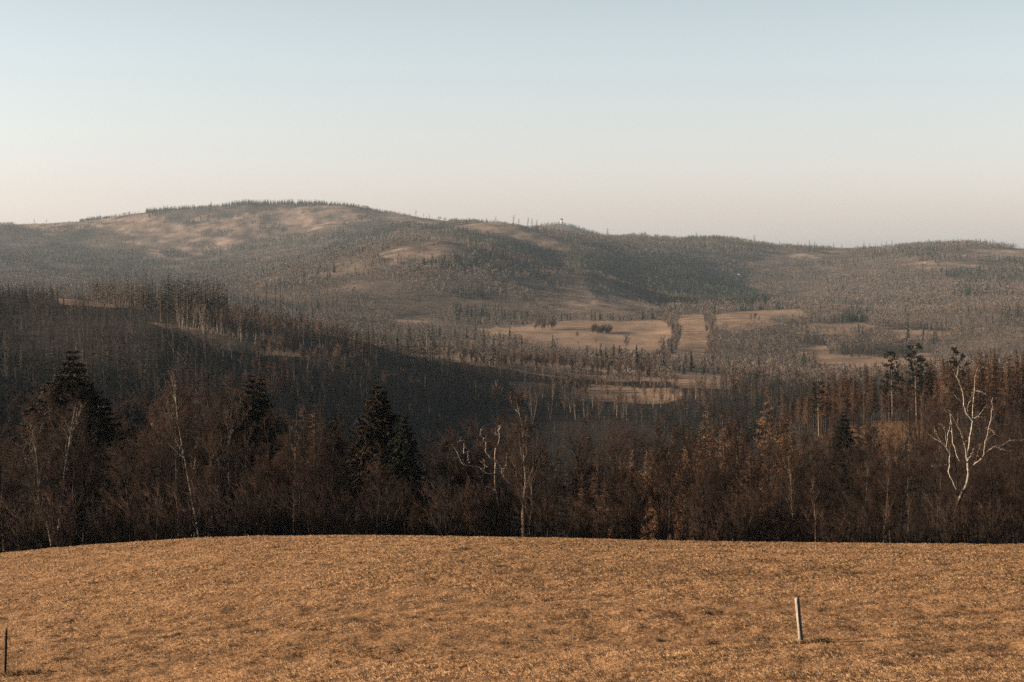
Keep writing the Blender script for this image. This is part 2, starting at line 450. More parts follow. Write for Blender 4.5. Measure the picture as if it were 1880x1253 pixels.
# ------------------------------------------------------------------ land cover measured on the photo, laid on the ground where it lies
MEADOWS = [
 (1350, 2300, [(860,618),(880,604),(950,600),(985,594),(1060,589),(1135,590),(1210,588),(1230,598),(1238,615),(1232,632),(1195,657),(1150,654),(1080,650),(1020,644),(960,636),(900,628)]),
 (1800, 2400, [(716,590),(740,583),(795,577),(804,586),(780,594),(740,600)]),
 (1350, 2500, [(1240,580),(1290,575),(1302,600),(1300,645),(1290,668),(1205,672),(1240,650),(1252,610)]),
 (1800, 2650, [(1306,582),(1330,575),(1370,571),(1470,568),(1482,580),(1450,592),(1400,602),(1350,612),(1312,600)]),
 (1700, 2500, [(1480,595),(1580,592),(1605,598),(1570,616),(1490,614)]),
 (1200, 2100, [(1460,633),(1520,636),(1524,662),(1468,660)]),
 (1000, 1900, [(1500,650),(1715,650),(1715,690),(1500,690)]),
 (1700, 2300, [(1600,606),(1700,606),(1760,612),(1700,626),(1610,622)]),
 (900, 1700, [(1262,683),(1340,692),(1347,714),(1270,720),(1230,704)]),
 (780, 1330, [(700,644),(780,645),(840,648),(930,655),(1030,667),(1130,678),(1250,684),(1250,701),(1120,700),(1010,692),(900,674),(780,660)]),
 (780, 1330, [(930,701),(1050,705),(1150,710),(1255,714),(1255,728),(1220,742),(1100,738),(1000,730),(940,716)]),
 (600, 900, [(275,592),(330,598),(380,606),(430,619),(500,636),(560,645),(640,650),(660,656),(560,655),(480,652),(410,642),(355,624),(310,606)]),
 (700, 900, [(100,545),(200,551),(215,566),(110,560)]),
]
CLEARCUT = [
 (4200, 6300, 0.07, [(145,412),(200,403),(265,388),(307,402),(335,416),(374,409),(412,396),(462,380),(637,379),(670,393),(620,419),(553,430),(462,437),(419,451),(409,478),(339,488),(265,467),(244,432),(180,421)]),
 (4200, 6300, 0.10, [(20,412),(145,406),(160,420),(60,424)]),
 (4200, 6300, 0.08, [(690,390),(760,397),(830,408),(800,418),(720,412),(690,402)]),
 (3800, 5400, 0.06, [(810,425),(850,414),(915,404),(955,410),(985,424),(970,440),(900,444),(840,440)]),
 (3600, 4400, 0.15, [(900,440),(1000,436),(1060,450),(1010,462),(930,456)]),
 (3000, 5200, 0.10, [(1350,482),(1390,470),(1480,466),(1540,458),(1580,460),(1500,475),(1400,486),(1365,492)]),
 (2400, 3100, 0.10, [(695,465),(740,450),(800,440),(850,448),(870,462),(840,474),(780,484),(700,482)]),
 (2100, 2900, 0.22, [(930,518),(1080,508),(1200,540),(1235,576),(1140,587),(1060,586),(1000,560)]),
 (3500, 5400, 0.10, [(1700,466),(1780,460),(1890,456),(1890,476),(1780,474)]),
 (2900, 4600, 0.3, [(1640,484),(1790,480),(1800,494),(1720,500)]),
]
CONIFER = [
 (2700, 4600, 0.85, [(730,425),(800,416),(870,428),(1000,460),(1150,475),(1280,500),(1400,540),(1450,556),(1380,566),(1270,560),(1150,520),(1000,486),(900,460),(820,436)]),
 (3000, 5600, 0.55, [(0,415),(150,436),(250,470),(330,505),(200,520),(0,490)]),
 (4800, 6200, 0.98, [(262,380),(279,378),(391,378),(402,386),(416,395),(370,408),(335,417),(317,403),(275,403)]),
 (4500, 6200, 0.9, [(461,393),(514,396),(500,412),(518,416),(535,434),(483,433),(465,420),(475,410),(440,417),(431,411)]),
 (5600, 6200, 0.95, [(405,370),(650,370),(650,386),(405,390)]),
 (4000, 5900, 0.8, [(553,432),(600,424),(637,410),(673,394),(708,401),(738,419),(700,440),(673,452),(600,456),(560,444)]),
 (4000, 5600, 0.85, [(415,452),(480,440),(567,435),(497,456),(416,467)]),
 (4000, 5600, 0.8, [(286,464),(321,459),(356,474),(307,476)]), (4000, 5600, 0.8, [(368,458),(390,450),(412,456),(408,472),(375,476)]),
 (4600, 5800, 0.8, [(360,426),(426,424),(409,437),(363,435)]),
 (3300, 5200, 0.7, [(500,430),(640,420),(760,410),(830,420),(700,440),(560,452),(480,462)]),
 (2100, 3000, 0.6, [(780,470),(900,462),(930,480),(880,500),(790,495)]),
 (2100, 3000, 0.5, [(820,540),(900,530),(930,590),(840,600)]),
 (3300, 4800, 0.6, [(1640,455),(1880,470),(1880,520),(1780,525),(1700,500)]),
 (1700, 2400, 0.9, [(1505,600),(1590,575),(1595,595),(1510,606)]),
]
GX, GY, GZ = XX, YY, ZT
with np.errstate(divide='ignore', invalid='ignore'):
    gpx, gpy = proj(GX, np.maximum(GY, 5.0), GZ)
cover = np.empty(GX.shape + (3,))
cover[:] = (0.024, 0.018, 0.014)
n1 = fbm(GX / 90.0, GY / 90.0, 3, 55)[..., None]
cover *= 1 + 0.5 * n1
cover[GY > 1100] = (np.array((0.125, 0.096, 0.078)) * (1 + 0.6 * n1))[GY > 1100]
for y0, y1, dens, poly in CLEARCUT:
    m = (GY > y0) & (GY < y1) & inpoly(gpx + 45 * n1[..., 0], gpy + 16 * n1[..., 0], poly)
    n2 = fbm(GX / 30.0, GY / 40.0, 5, 58, 0.65)[..., None]
    cover[m] = np.array((0.25, 0.185, 0.15)) * (1 - dens * 0.8) * np.clip(1 + 0.3 * n1[m] + 0.9 * n2[m], 0.35, 1.6)
edge = fbm(GX / 9.0, GY / 14.0, 3, 59)[..., None]
for y0, y1, poly in MEADOWS:
    m = (GY > y0) & (GY < y1) & inpoly(gpx + 3 * n1[..., 0] + edge[..., 0] * 7, gpy + 2 * n1[..., 0] + edge[..., 0] * 3, poly)
    cover[m] = np.array((0.32, 0.222, 0.158)) * (1 + 0.25 * n1[m])
m = (GY > 290) & (GY < 420) & inpoly(gpx + 60 * edge[..., 0], gpy + 30 * edge[..., 0], [(1540,768),(1720,755),(1720,830),(1560,850)])
cover[m] = np.array((0.17, 0.105, 0.065)) * np.clip(1 + 0.9 * n1[m] + 1.5 * edge[m], 0.2, 2)
fm = GY < 111
patch = fbm(GX / 7.0, GY / 2.2, 4, 91)[..., None]
cover[fm] = (1 + 0.22 * fbm(GX / 40.0, GY / 1.6, 2, 93)[..., None])[fm] * ((np.array((0.39, 0.22, 0.11)) * (1 + 0.2 * patch)) * (1 - 0.45 * fleck[..., None]))[fm]  # hollows darkened: bare soil, and the row shadows put into the colour

nr, nc = GX.shape
ii = (np.arange(nr - 1)[:, None] * nc + np.arange(nc - 1)[None]).ravel()
Q = np.stack([ii, ii + 1, ii + nc + 1, ii + nc], 1)
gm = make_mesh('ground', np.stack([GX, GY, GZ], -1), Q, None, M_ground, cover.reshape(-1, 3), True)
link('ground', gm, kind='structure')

# ------------------------------------------------------------------ tree shapes
def nrm(v):
    return v / (np.linalg.norm(v, axis=-1, keepdims=True) + 1e-9)

def grow(rng, P, L, n, t0, t1, ang, ratio, up, m=4, curl=0.12, fall=0.5, aspread=0.25):
    """children polylines of the parent polylines P (N,m,3) with lengths L"""
    N, mp, _ = P.shape
    t = rng.uniform(t0, t1, (N, n)); t = np.sort(t, 1)
    f = t * (mp - 1); i = np.clip(f.astype(int), 0, mp - 2); fr = (f - i)[..., None]
    a = P[np.arange(N)[:, None], i]; b = P[np.arange(N)[:, None], i + 1]
    pos = (a + (b - a) * fr).reshape(-1, 3)
    T = nrm(b - a).reshape(-1, 3)
    rv = nrm(rng.normal(size=T.shape)); pr = nrm(np.cross(T, rv))
    an = rng.normal(ang, aspread, len(T))[:, None]
    d = nrm(np.cos(an) * T + np.sin(an) * pr + np.array([0, 0, up]))
    l = (L[:, None] * ratio * (1 - fall * t) * rng.uniform(0.65, 1.25, (N, n))).reshape(-1)
    C = np.empty((len(T), m, 3)); C[:, 0] = pos
    st = (l / (m - 1))[:, None]
    for k in range(1, m):
        C[:, k] = C[:, k - 1] + d * st
        d = nrm(d + rng.normal(0, curl, d.shape) + np.array([0, 0, up * 0.25]))
    return C, l, t.reshape(-1)

def trunk_line(rng, H_, m=9, lean=0.05, wob=0.02):
    z = np.linspace(0, 1, m)
    P = np.zeros((1, m, 3))
    P[0, :, 2] = z * H_
    d = rng.normal(0, lean, 2)
    w_ = np.cumsum(rng.normal(0, wob, (m, 2)), 0) * H_ / 3
    P[0, :, 0] = z * d[0] * H_ + w_[:, 0] * z; P[0, :, 1] = z * d[1] * H_ + w_[:, 1] * z
    return P

def bare_tree(seed, H_=16, stems=1, spread=0.42, dens=1.0, t0=0.25, up=0.30, twig_w=0.010, droop=0.0, split=True):
    rng = np.random.default_rng(seed)
    tr = MB(); cr_ = MB()
    for s in range(stems):
        h = H_ * (1 if s == 0 else rng.uniform(0.6, 0.95))
        P = trunk_line(rng, h, 9, 0.05 if stems == 1 else 0.16, 0.03)
        P[0, :, :2] += rng.normal(0, 0.25, 2) * (s > 0)
        r0 = 0.011 * h + 0.03
        tr.tubes(P, (r0 * (1 - np.linspace(0, 1, 9)) ** 0.9 + 0.012)[None], 6)
        L = np.array([h])
        B1, l1, _ = grow(rng, P, L, int(15 * dens), t0, 0.95, 0.75, spread, up, 6, 0.10, 0.55)
        r1 = np.clip(l1 * 0.011 + 0.008, 0.01, 0.12)[:, None] * np.linspace(1, 0.3, 6)[None]
        tr.tubes(B1, r1, 5)
        B2, l2, _ = grow(rng, B1, l1, 8, 0.2, 1.0, 0.7, 0.50, up * 0.7, 5, 0.12, 0.4)
        tr.tubes(B2, np.clip(l2 * 0.008 + 0.006, 0.007, 0.05)[:, None] * np.linspace(1, 0.35, 5)[None], 3)
        B3, l3, _ = grow(rng, B2, l2, 8, 0.15, 1.0, 0.75, 0.58, up * 0.25 - droop, 3, 0.2, 0.3)
        cr_.spikes(B3[:, 0], B3[:, 1], twig_w); cr_.spikes(B3[:, 1], B3[:, 2], twig_w * 0.8)
        B4, l4, _ = grow(rng, B3, l3, 5, 0.1, 1.0, 0.75, 0.7, up * 0.2 - droop * 1.6, 2, 0.1, 0.2)
        cr_.spikes(B4[:, 0], B4[:, 1], twig_w * 0.75)
    return tr, cr_

def larch(seed, H_=18, dens=1.0, bare=0.25, wid=0.17, tw=0.02):
    rng = np.random.default_rng(seed)
    tr = MB(); cr_ = MB()
    P = trunk_line(rng, H_, 9, 0.015, 0.006)
    tr.tubes(P, ((0.011 * H_ + 0.02) * (1 - np.linspace(0, 1, 9) * 0.97))[None], 6)
    nb = int(150 * dens)
    t = rng.uniform(bare, 0.99, nb); az = rng.uniform(0, 2 * math.pi, nb)
    rel = (t - bare) / (1 - bare)
    l = H_ * wid * np.clip((1 - rel) ** 0.75, 0.05, 1) * rng.uniform(0.5, 1.15, nb) * np.where(rel < 0.12, 0.6, 1)
    z = t * H_
    base = np.stack([np.interp(z, P[0, :, 2], P[0, :, 0]), np.interp(z, P[0, :, 2], P[0, :, 1]), z], 1)
    d = np.stack([np.cos(az), np.sin(az), rng.normal(0.02, 0.12, nb)], 1)
    B = np.empty((nb, 5, 3)); B[:, 0] = base
    for k in range(1, 5):
        B[:, k] = B[:, k - 1] + d * (l / 4)[:, None]
        d = nrm(d + np.array([0, 0, 0.10 if k > 1 else -0.05]) + rng.normal(0, 0.05, d.shape))
    tr.tubes(B, np.clip(l * 0.010 + 0.006, 0.008, 0.05)[:, None] * np.linspace(1, 0.3, 5)[None], 3)
    C, lc, _ = grow(rng, B, l, 12, 0.15, 1.0, 0.9, 0.26, 0.0, 2, 0.1, 0.3)
    cr_.spikes(C[:, 0], C[:, 1], tw)
    D, ld, _ = grow(rng, C, lc, 3, 0.2, 1.0, 0.8, 0.7, -0.2, 2, 0.1, 0.2)
    cr_.spikes(D[:, 0], D[:, 1], tw * 0.8)
    return tr, cr_

def spruce(seed, H_=18, wid=0.26, dens=1.0, bare=0.04, irregular=0.15):
    rng = np.random.default_rng(seed)
    tr = MB(); cr_ = MB()
    P = trunk_line(rng, H_, 9, 0.012, 0.004)
    tr.tubes(P, ((0.012 * H_ + 0.02) * (1 - np.linspace(0, 1, 9) * 0.97))[None], 6)
    nb = int(560 * dens)
    t = bare + (1 - bare) * rng.uniform(0, 1, nb) ** 0.9
    rel = (t - bare) / (1 - bare)
    lev = np.round(t * 34) / 34
    t = t * 0.4 + lev * 0.6
    az = rng.uniform(0, 2 * math.pi, nb)
    side = 1 + irregular * np.sin(az * 1.0 + rng.uniform(0, 6)) + irregular * np.sin(az * 3 + t * 40)
    l = H_ * wid * (np.clip(1 - rel, 0.02, 1) ** 0.8) * rng.uniform(0.6, 1.1, nb) * side + 0.15
    z = np.clip(t * H_, 0.3, H_ * 0.995)
    base = np.stack([np.interp(z, P[0, :, 2], P[0, :, 0]), np.interp(z, P[0, :, 2], P[0, :, 1]), z], 1)
    d = np.stack([np.cos(az), np.sin(az), 0.25 * rel * 1.6 - 0.18 + rng.normal(0, 0.06, nb)], 1)
    d = nrm(d)
    B = np.empty((nb, 5, 3)); B[:, 0] = base
    for k in range(1, 5):
        B[:, k] = B[:, k - 1] + d * (l / 4)[:, None]
        d = nrm(d + np.array([0, 0, -0.10 if k < 3 else 0.16]))
    tr.tubes(B, np.clip(l * 0.010 + 0.006, 0.008, 0.05)[:, None] * np.linspace(1, 0.3, 5)[None], 3)
    C, lc, tt = grow(rng, B, l, 11, 0.12, 1.0, 0.85, 0.34, -0.10, 3, 0.06, 0.45)
    sd = nrm(np.cross(C[:, 2] - C[:, 0], rng.normal(0, 0.35, (len(C), 3)) + np.array([0, 0, 1.0])))
    cr_.blades(C[:, 0], C[:, 2], 0.07 + lc * 0.12, sd)
    D, ld, _ = grow(rng, C, lc, 2, 0.3, 1.0, 0.8, 0.7, -0.35, 2, 0.06, 0.3)
    sd = nrm(np.cross(D[:, 1] - D[:, 0], rng.normal(0, 1, (len(D), 3))))
    cr_.blades(D[:, 0], D[:, 1], 0.05, sd)
    return tr, cr_

def pine(seed, H_=20):
    """tall bare stem with dark irregular clumps near the top"""
    rng = np.random.default_rng(seed)
    tr = MB(); cr_ = MB()
    P = trunk_line(rng, H_, 9, 0.02, 0.01)
    tr.tubes(P, ((0.010 * H_ + 0.03) * (1 - np.linspace(0, 1, 9) * 0.85))[None], 6)
    B, l, t = grow(rng, P, np.array([H_]), 60, 0.40, 1.0, 1.25, 0.15, 0.12, 5, 0.14, 0.45)
    tr.tubes(B, np.clip(l * 0.016 + 0.01, 0.01, 0.08)[:, None] * np.linspace(1, 0.3, 5)[None], 4)
    C, lc, _ = grow(rng, B, l, 8, 0.45, 1.0, 0.8, 0.34, 0.15, 3, 0.1, 0.2)
    D, ld, _ = grow(rng, C, lc, 6, 0.2, 1.0, 0.8, 0.7, 0.2, 2, 0.1, 0.2)
    sd = nrm(np.cross(D[:, 1] - D[:, 0], rng.normal(0, 1, (len(D), 3))))
    cr_.blades(D[:, 0], D[:, 1] , 0.10, sd)
    cr_.blades(C[:, 0], C[:, 2], 0.10, nrm(np.cross(C[:, 2] - C[:, 0], rng.normal(0, 1, (len(C), 3)))))
    return tr, cr_

def shrub(seed, H_=3.0, stems=14, tw=0.012):
    rng = np.random.default_rng(seed)
    tr = MB(); cr_ = MB()
    az = rng.uniform(0, 6.28, stems); r = rng.uniform(0, 0.5, stems)
    P = np.zeros((stems, 6, 3)); P[:, 0, 0] = np.cos(az) * r; P[:, 0, 1] = np.sin(az) * r
    d = nrm(np.stack([np.cos(az) * 0.5, np.sin(az) * 0.5, rng.uniform(0.7, 1.4, stems)], 1))
    L = H_ * rng.uniform(0.6, 1.1, stems)
    for k in range(1, 6):
        P[:, k] = P[:, k - 1] + d * (L / 5)[:, None]
        d = nrm(d + rng.normal(0, 0.12, d.shape) + np.array([0, 0, 0.06]))
    tr.tubes(P, (0.012 * H_) * np.ones((stems, 1)) * np.linspace(1, 0.25, 6)[None], 4)
    B2, l2, _ = grow(rng, P, L, 9, 0.15, 1, 0.6, 0.42, 0.15, 4, 0.12, 0.4)
    cr_.spikes(B2[:, 0], B2[:, 2], tw * 1.3); cr_.spikes(B2[:, 2], B2[:, 3], tw)
    B3, l3, _ = grow(rng, B2, l2, 7, 0.1, 1, 0.6, 0.55, 0.1, 2, 0.1, 0.3)
    cr_.spikes(B3[:, 0], B3[:, 1], tw * 0.8)
    return tr, cr_

# lighter builds for trees hundreds of metres away
def mid_bare(seed, H_=14, n=95, wid=0.24, t0=0.3, tw=0.05, stems=1):
    rng = np.random.default_rng(seed); tr = MB(); cr_ = MB()
    for s in range(stems):
        h = H_ * (1 if s == 0 else rng.uniform(0.7, 0.97))
        P = trunk_line(rng, h, 6, 0.03 if stems == 1 else 0.09, 0.02)
        tr.tubes(P, ((0.010 * h + 0.03) * (1 - np.linspace(0, 1, 6) * 0.85))[None], 4)
        k = max(6, int(14 * n / 95))
        B, l, _ = grow(rng, P, np.array([h]), k, t0, 1.0, 0.6, wid * 1.5, 0.35, 3, 0.1, 0.6)
        cr_.spikes(B[:, 0], B[:, 1], tw * 1.1); cr_.spikes(B[:, 1], B[:, 2], tw * 0.8)
        C, lc, _ = grow(rng, B, l, max(3, int(7 * n / 95)), 0.15, 1.0, 0.55, 0.45, 0.25, 2, 0.1, 0.3)
        cr_.spikes(C[:, 0], C[:, 1], tw)
    return tr, cr_

def mid_larch(seed, H_=18, n=60, wid=0.14, bare=0.3, tw=0.06):
    rng = np.random.default_rng(seed); tr = MB(); cr_ = MB()
    P = trunk_line(rng, H_, 5, 0.012, 0.004)
    tr.tubes(P, ((0.010 * H_ + 0.03) * (1 - np.linspace(0, 1, 5) * 0.93))[None], 4)
    t = rng.uniform(bare, 1, n); az = rng.uniform(0, 6.28, n); rel = (t - bare) / (1 - bare)
    l = H_ * wid * np.clip((1 - rel) ** 0.7, 0.06, 1) * rng.uniform(0.5, 1.1, n)
    z = t * H_ * 0.995
    b = np.stack([np.interp(z, P[0, :, 2], P[0, :, 0]), np.interp(z, P[0, :, 2], P[0, :, 1]), z], 1)
    d = np.stack([np.cos(az), np.sin(az), rng.normal(0.05, 0.12, n)], 1)
    B = np.stack([b, b + d * l[:, None]], 1)
    cr_.spikes(B[:, 0], B[:, 1], tw)
    C, lc, _ = grow(rng, B, l, 4, 0.2, 1, 0.8, 0.4, 0.1, 2, 0.1, 0.3)
    cr_.spikes(C[:, 0], C[:, 1], tw * 0.8)
    return tr, cr_

def mid_spruce(seed, H_=17, n=110, wid=0.17, bare=0.08, w_=0.24):
    rng = np.random.default_rng(seed); tr = MB(); cr_ = MB()
    P = trunk_line(rng, H_, 4, 0.01, 0.003)
    tr.tubes(P, ((0.011 * H_ + 0.03) * (1 - np.linspace(0, 1, 4) * 0.95))[None], 4)
    t = bare + (1 - bare) * rng.uniform(0, 1, n) ** 0.85; az = rng.uniform(0, 6.28, n); rel = (t - bare) / (1 - bare)
    l = H_ * wid * np.clip((1 - rel) ** 0.85, 0.04, 1) * rng.uniform(0.6, 1.15, n) + 0.2
    b = np.zeros((n, 3)); b[:, 2] = np.clip(t * H_, 0, H_ * 0.99)
    b[:, 2] = np.minimum(b[:, 2], H_ * 0.985)
    e = b + np.stack([np.cos(az) * l, np.sin(az) * l, -0.30 * l + 0.35 * rel * l], 1)
    sd = nrm(np.cross(e - b, np.array([0, 0, 1.0]) + rng.normal(0, 0.3, (n, 3))))
    cr_.blades(b, e, w_ * (0.5 + 0.9 * (1 - rel)), sd)
    return tr, cr_

def snag(seed, H_=16, n=16):
    rng = np.random.default_rng(seed); tr = MB()
    P = trunk_line(rng, H_, 6, 0.03, 0.012)
    tr.tubes(P, ((0.011 * H_ + 0.04) * (1 - np.linspace(0, 1, 6) * 0.8))[None], 4)
    B, l, _ = grow(rng, P, np.array([H_]), n, 0.35, 0.98, 1.2, 0.085 if n < 40 else 0.12, 0.0, 2, 0.1, 0.4)
    tr.spikes(B[:, 0], B[:, 1], 0.06 if n < 40 else 0.11)
    return tr, None

class Kind:
    """one kind of tree: several grown shapes whose meshes are shared by the copies"""
    def __init__(s, name, cat, fn, args, n, tm, cm, h0):
        s.name, s.cat, s.h0 = name, cat, h0
        s.var = []
        for i in range(n):
            t, c = fn(*(args[0] + i * 7,), **args[1])
            s.var.append((t.mesh('trunk', tm), c.mesh('crown', cm) if c else None))
    def place(s, x, y, z, h, rot, label, group, i=0, wide=1.0):
        tm, cm = s.var[i % len(s.var)]
        k = h / s.h0
        if cm is None:
            r = link(s.name, tm)
        else:
            r = link(s.name, None)
            link('trunk', tm, r); link('crown', cm, r)
        r.location = (x, y, z)
        r.rotation_euler = (0, 0, rot)
        r.scale = (k * wide, k * wide, k)
        r['label'] = label; r['category'] = s.cat
        if group: r['group'] = group
        return r

rnd = random.Random(11)
ITEMS = []      # (layer, kind, px, x, y, z, h, look, group, variant, wide)
def put(layer, kind, px, base_y, h, look, group, wide=1.0, var=None, sink=0.15):
    x = (px - CX) / F * base_y
    z = float(H(x, base_y)) - sink
    ITEMS.append([layer, kind, px, x, base_y, z, h, look, group, rnd.randrange(50) if var is None else var, wide])
def put_top(layer, kind, px, py_top, Y, look, group, wide=1.0, var=None, hmin=3.0, hmax=30.0):
    x = (px - CX) / F * Y
    z = float(H(x, Y)) - 0.15
    zt = pt(px, py_top, Y)[2]
    h = min(max(zt - z, hmin), hmax)
    ITEMS.append([layer, kind, px, x, Y, z, h, look, group, rnd.randrange(50) if var is None else var, wide])

# ------------------------------------------------------------------ the belt of trees behind the brow of the field
K_bare = Kind('bare_tree', 'tree', bare_tree, (100, dict(H_=16, dens=1.15, spread=0.48)), 5, M_bark, M_twig, 16)
K_bush = Kind('bare_tree', 'tree', bare_tree, (200, dict(H_=13, stems=4, dens=0.7, spread=0.36, t0=0.15)), 4, M_bark, M_twig_red, 13)
K_birch = Kind('birch_tree', 'tree', bare_tree, (300, dict(H_=16, dens=0.9, spread=0.30, t0=0.35, up=0.5, droop=0.05)), 3, M_pale, M_twig, 16)
K_birchw = Kind('birch_tree', 'tree', bare_tree, (330, dict(H_=16, stems=2, dens=0.8, spread=0.30, t0=0.35, up=0.55)), 2, M_white, M_twig_red, 16)
K_larch = Kind('larch_tree', 'tree', larch, (400, dict(H_=18, bare=0.18, wid=0.2)), 4, M_bark, M_larch, 18)
K_spruce = Kind('spruce_tree', 'tree', spruce, (500, dict(H_=18, wid=0.31, dens=1.2)), 3, M_bark, M_needleb, 18)
K_spruced = Kind('spruce_tree', 'tree', spruce, (540, dict(H_=18, wid=0.27, dens=1.2)), 2, M_bark, M_needle, 18)
K_shrub = Kind('shrub', 'shrub', shrub, (600, dict(H_=3.0)), 4, M_bark, M_twig, 3)
G_belt = 'trees of the belt behind the field'

TOPS = [(-300,760),(0,748),(60,735),(110,740),(160,770),(200,800),(240,770),(300,700),(370,705),(420,740),(470,720),(540,745),(580,745),(640,810),(690,790),(760,835),
        (830,800),(900,785),(960,770),(1010,795),(1080,795),(1150,790),(1200,785),(1260,785),(1330,770),(1400,765),(1450,790),(1520,790),(1600,830),(1700,815),(1800,790),(1880,780),(2100,780)]
def top_at(px):
    return float(np.interp(px, [t[0] for t in TOPS], [t[1] for t in TOPS]))

# rows of bare trees, nearest row first; the line runs on past the left of the frame
for row, (Y0, step, dy, lo, hi) in enumerate(((121, 2.4, 3, 55, 150), (129, 2.3, 4, 25, 110), (139, 2.5, 5, 5, 75), (150, 2.8, 6, 0, 55), (163, 3.2, 7, -5, 50))):
    x = -0.335 * Y0
    while x < 0.335 * Y0:
        Y = Y0 + rnd.uniform(-dy, dy)
        xx = x + rnd.uniform(-1.0, 1.0)
        px = CX + F * xx / Y
        r = rnd.random()
        if Y < 134 and (1690 < px < 1900 or 822 < px < 955) and rnd.random() < 0.75:
            Y += 22; xx = (px - CX) / F * Y
        if r < 0.42: k, look = K_bare, 'bare brown twiggy tree'
        elif r < 0.68: k, look = K_bush, 'many-stemmed reddish bare tree'
        elif r < 0.88: k, look = K_birch, 'bare pale-barked birch'
        else: k, look = K_larch, 'leafless brown larch'
        put_top('belt', k, px, top_at(px) + rnd.uniform(lo, hi), Y, look, G_belt, wide=rnd.uniform(0.85, 1.15), hmin=4)
        x += step * rnd.uniform(0.7, 1.3)
# brushwood at the foot of the belt
x = -40
while x < 40:
    Y = rnd.uniform(114.5, 119)
    put('brush', K_shrub, CX + F * x / Y, Y, rnd.uniform(1.6, 4.2), 'low leafless shrub at the field edge', 'shrubs along the field edge')
    x += rnd.uniform(1.0, 1.8)
# spruces that rise out of the belt
for px, py, Y, wd, dark, look in ((128, 645, 152, 1.35, 0, 'broad tall dark spruce with browning left side'), (187, 733, 150, 1.25, 1, 'narrower dark spruce beside the broad spruce'),
        (100, 700, 158, 1.0, 1, 'small dark spruce half hidden by the broad spruce'), (214, 790, 146, 1.25, 1, 'lower dark spruce under the broad spruce'),
        (410, 722, 160, 0.8, 1, 'short dark spruce right of the white-tipped birch'), (459, 690, 155, 0.85, 0, 'left one of the twin dark spruces'),
        (486, 696, 152, 1.0, 1, 'right one of the twin dark spruces'), (611, 762, 150, 1.0, 1, 'small dark spruce between birches'),
        (692, 703, 138, 1.2, 0, 'tallest layered dark spruce in the middle of the belt'), (742, 760, 136, 1.1, 1, 'shorter dark spruce touching the tallest spruce'),
        (660, 790, 142, 1.1, 1, 'small dark spruce tucked left of the tallest spruce'),
        (1557, 757, 190, 1.0, 1, 'black narrow spruce beside the orange clearing')):
    put_top('spruces', K_spruced if dark else K_spruce, px, py, Y, look, 'dark spruces in the belt', wide=wd)
# larches and a white-tipped birch that stand out
for px, py, Y, look in ((312, 670, 165, 'tall brown larch with drooping tiers above the left belt'), (282, 715, 168, 'ragged brown larch left of the tall larch'), (336, 705, 170, 'brown larch close behind the white-tipped birch'),
        (556, 733, 175, 'pointed brown larch right of the twin spruces'), (578, 734, 178, 'pointed brown larch above the small spruce'), (597, 758, 172, 'low brown larch near the small spruce')):
    put_top('larches', K_larch, px, py, Y, look, 'brown larches rising behind the belt', wide=1.05)
put_top('belt', K_birchw, 371, 695, 140, 'white-tipped birch rising above the left belt', None, wide=1.0, var=0)
put_top('belt', K_birchw, 96, 745, 128, 'pale forked birch in front of the broad spruce', None, wide=1.0, var=1)
put_top('belt', K_birchw, 352, 900, 120, 'short white birch stem low in the left belt', None, wide=0.6, var=0)
put_top('belt', K_birch, 962, 738, 132, 'tall pale birch with a brushy rounded top', None, wide=1.25, var=1)
# orange larches on the slope right of the middle
K_larcho = Kind('larch_tree', 'tree', larch, (450, dict(H_=16, bare=0.08, wid=0.19, tw=0.028)), 4, M_bark, M_larcho, 16)
for i in range(46):
    px = rnd.uniform(1120, 1480)
    Y = rnd.uniform(195, 300)
    top = np.interp(px, [1100, 1180, 1230, 1290, 1350, 1412, 1450, 1500], [830, 790, 800, 768, 745, 735, 760, 800]) + rnd.uniform(0, 60)
    put_top('orange', K_larcho, px, top, Y, 'orange-brown larch behind the belt', 'orange-brown larches on the slope', wide=rnd.uniform(0.85, 1.1), hmax=19)
put_top('orange', K_larcho, 1413, 703, 225, 'tallest pointed orange larch on the slope', None, wide=1.0, hmax=24)
put_top('orange', K_larcho, 1302, 742, 225, 'sunlit orange larch left of the tallest orange larch', None, wide=0.9, hmax=24)

# ------------------------------------------------------------------ stand of tall thin larches and pines on the right
K_stand = Kind('larch_tree', 'tree', larch, (700, dict(H_=19, bare=0.30, wid=0.145, dens=1.05, tw=0.042)), 5, M_bark, M_larch, 19)
K_pine = Kind('pine_tree', 'tree', pine, (740, dict(H_=20)), 3, M_pale, M_needle, 20)
K_mbirch = Kind('birch_tree', 'tree', mid_bare, (760, dict(H_=13, n=150, stems=1, tw=0.03)), 4, M_pale, M_larchd, 13)
for i in range(150):
    px = rnd.uniform(1440, 1900)
    if i > 115: px = rnd.uniform(1700, 1900)
    top = np.interp(px, [1440, 1480, 1560, 1640, 1700, 1760, 1800, 1830, 1880], [712, 695, 678, 674, 660, 648, 640, 638, 645]) + rnd.uniform(-4, 40)
    Y = rnd.uniform(385, 450) if px < 1720 else rnd.uniform(330, 440)
    put_top('stand', K_stand, px, top, Y, 'tall thin larch in the right stand', 'thin larches in the right-hand stand', wide=rnd.uniform(0.8, 1.2), hmax=27)
for px, py, Y, look in ((1641, 648, 395, 'leftmost tall pine in the right stand with ragged dark crown'), (1686, 634, 385, 'tallest dark pine with tufted top in the right stand'),
                  (1762, 641, 380, 'dark pine behind the white dead birch'), (1506, 702, 390, 'short dark pine at the left of the right stand'), (1700, 668, 390, 'dark pine just right of the tufted pine')):
    put_top('stand', K_pine, px, py, Y, look, None, wide=1.15, hmax=30)
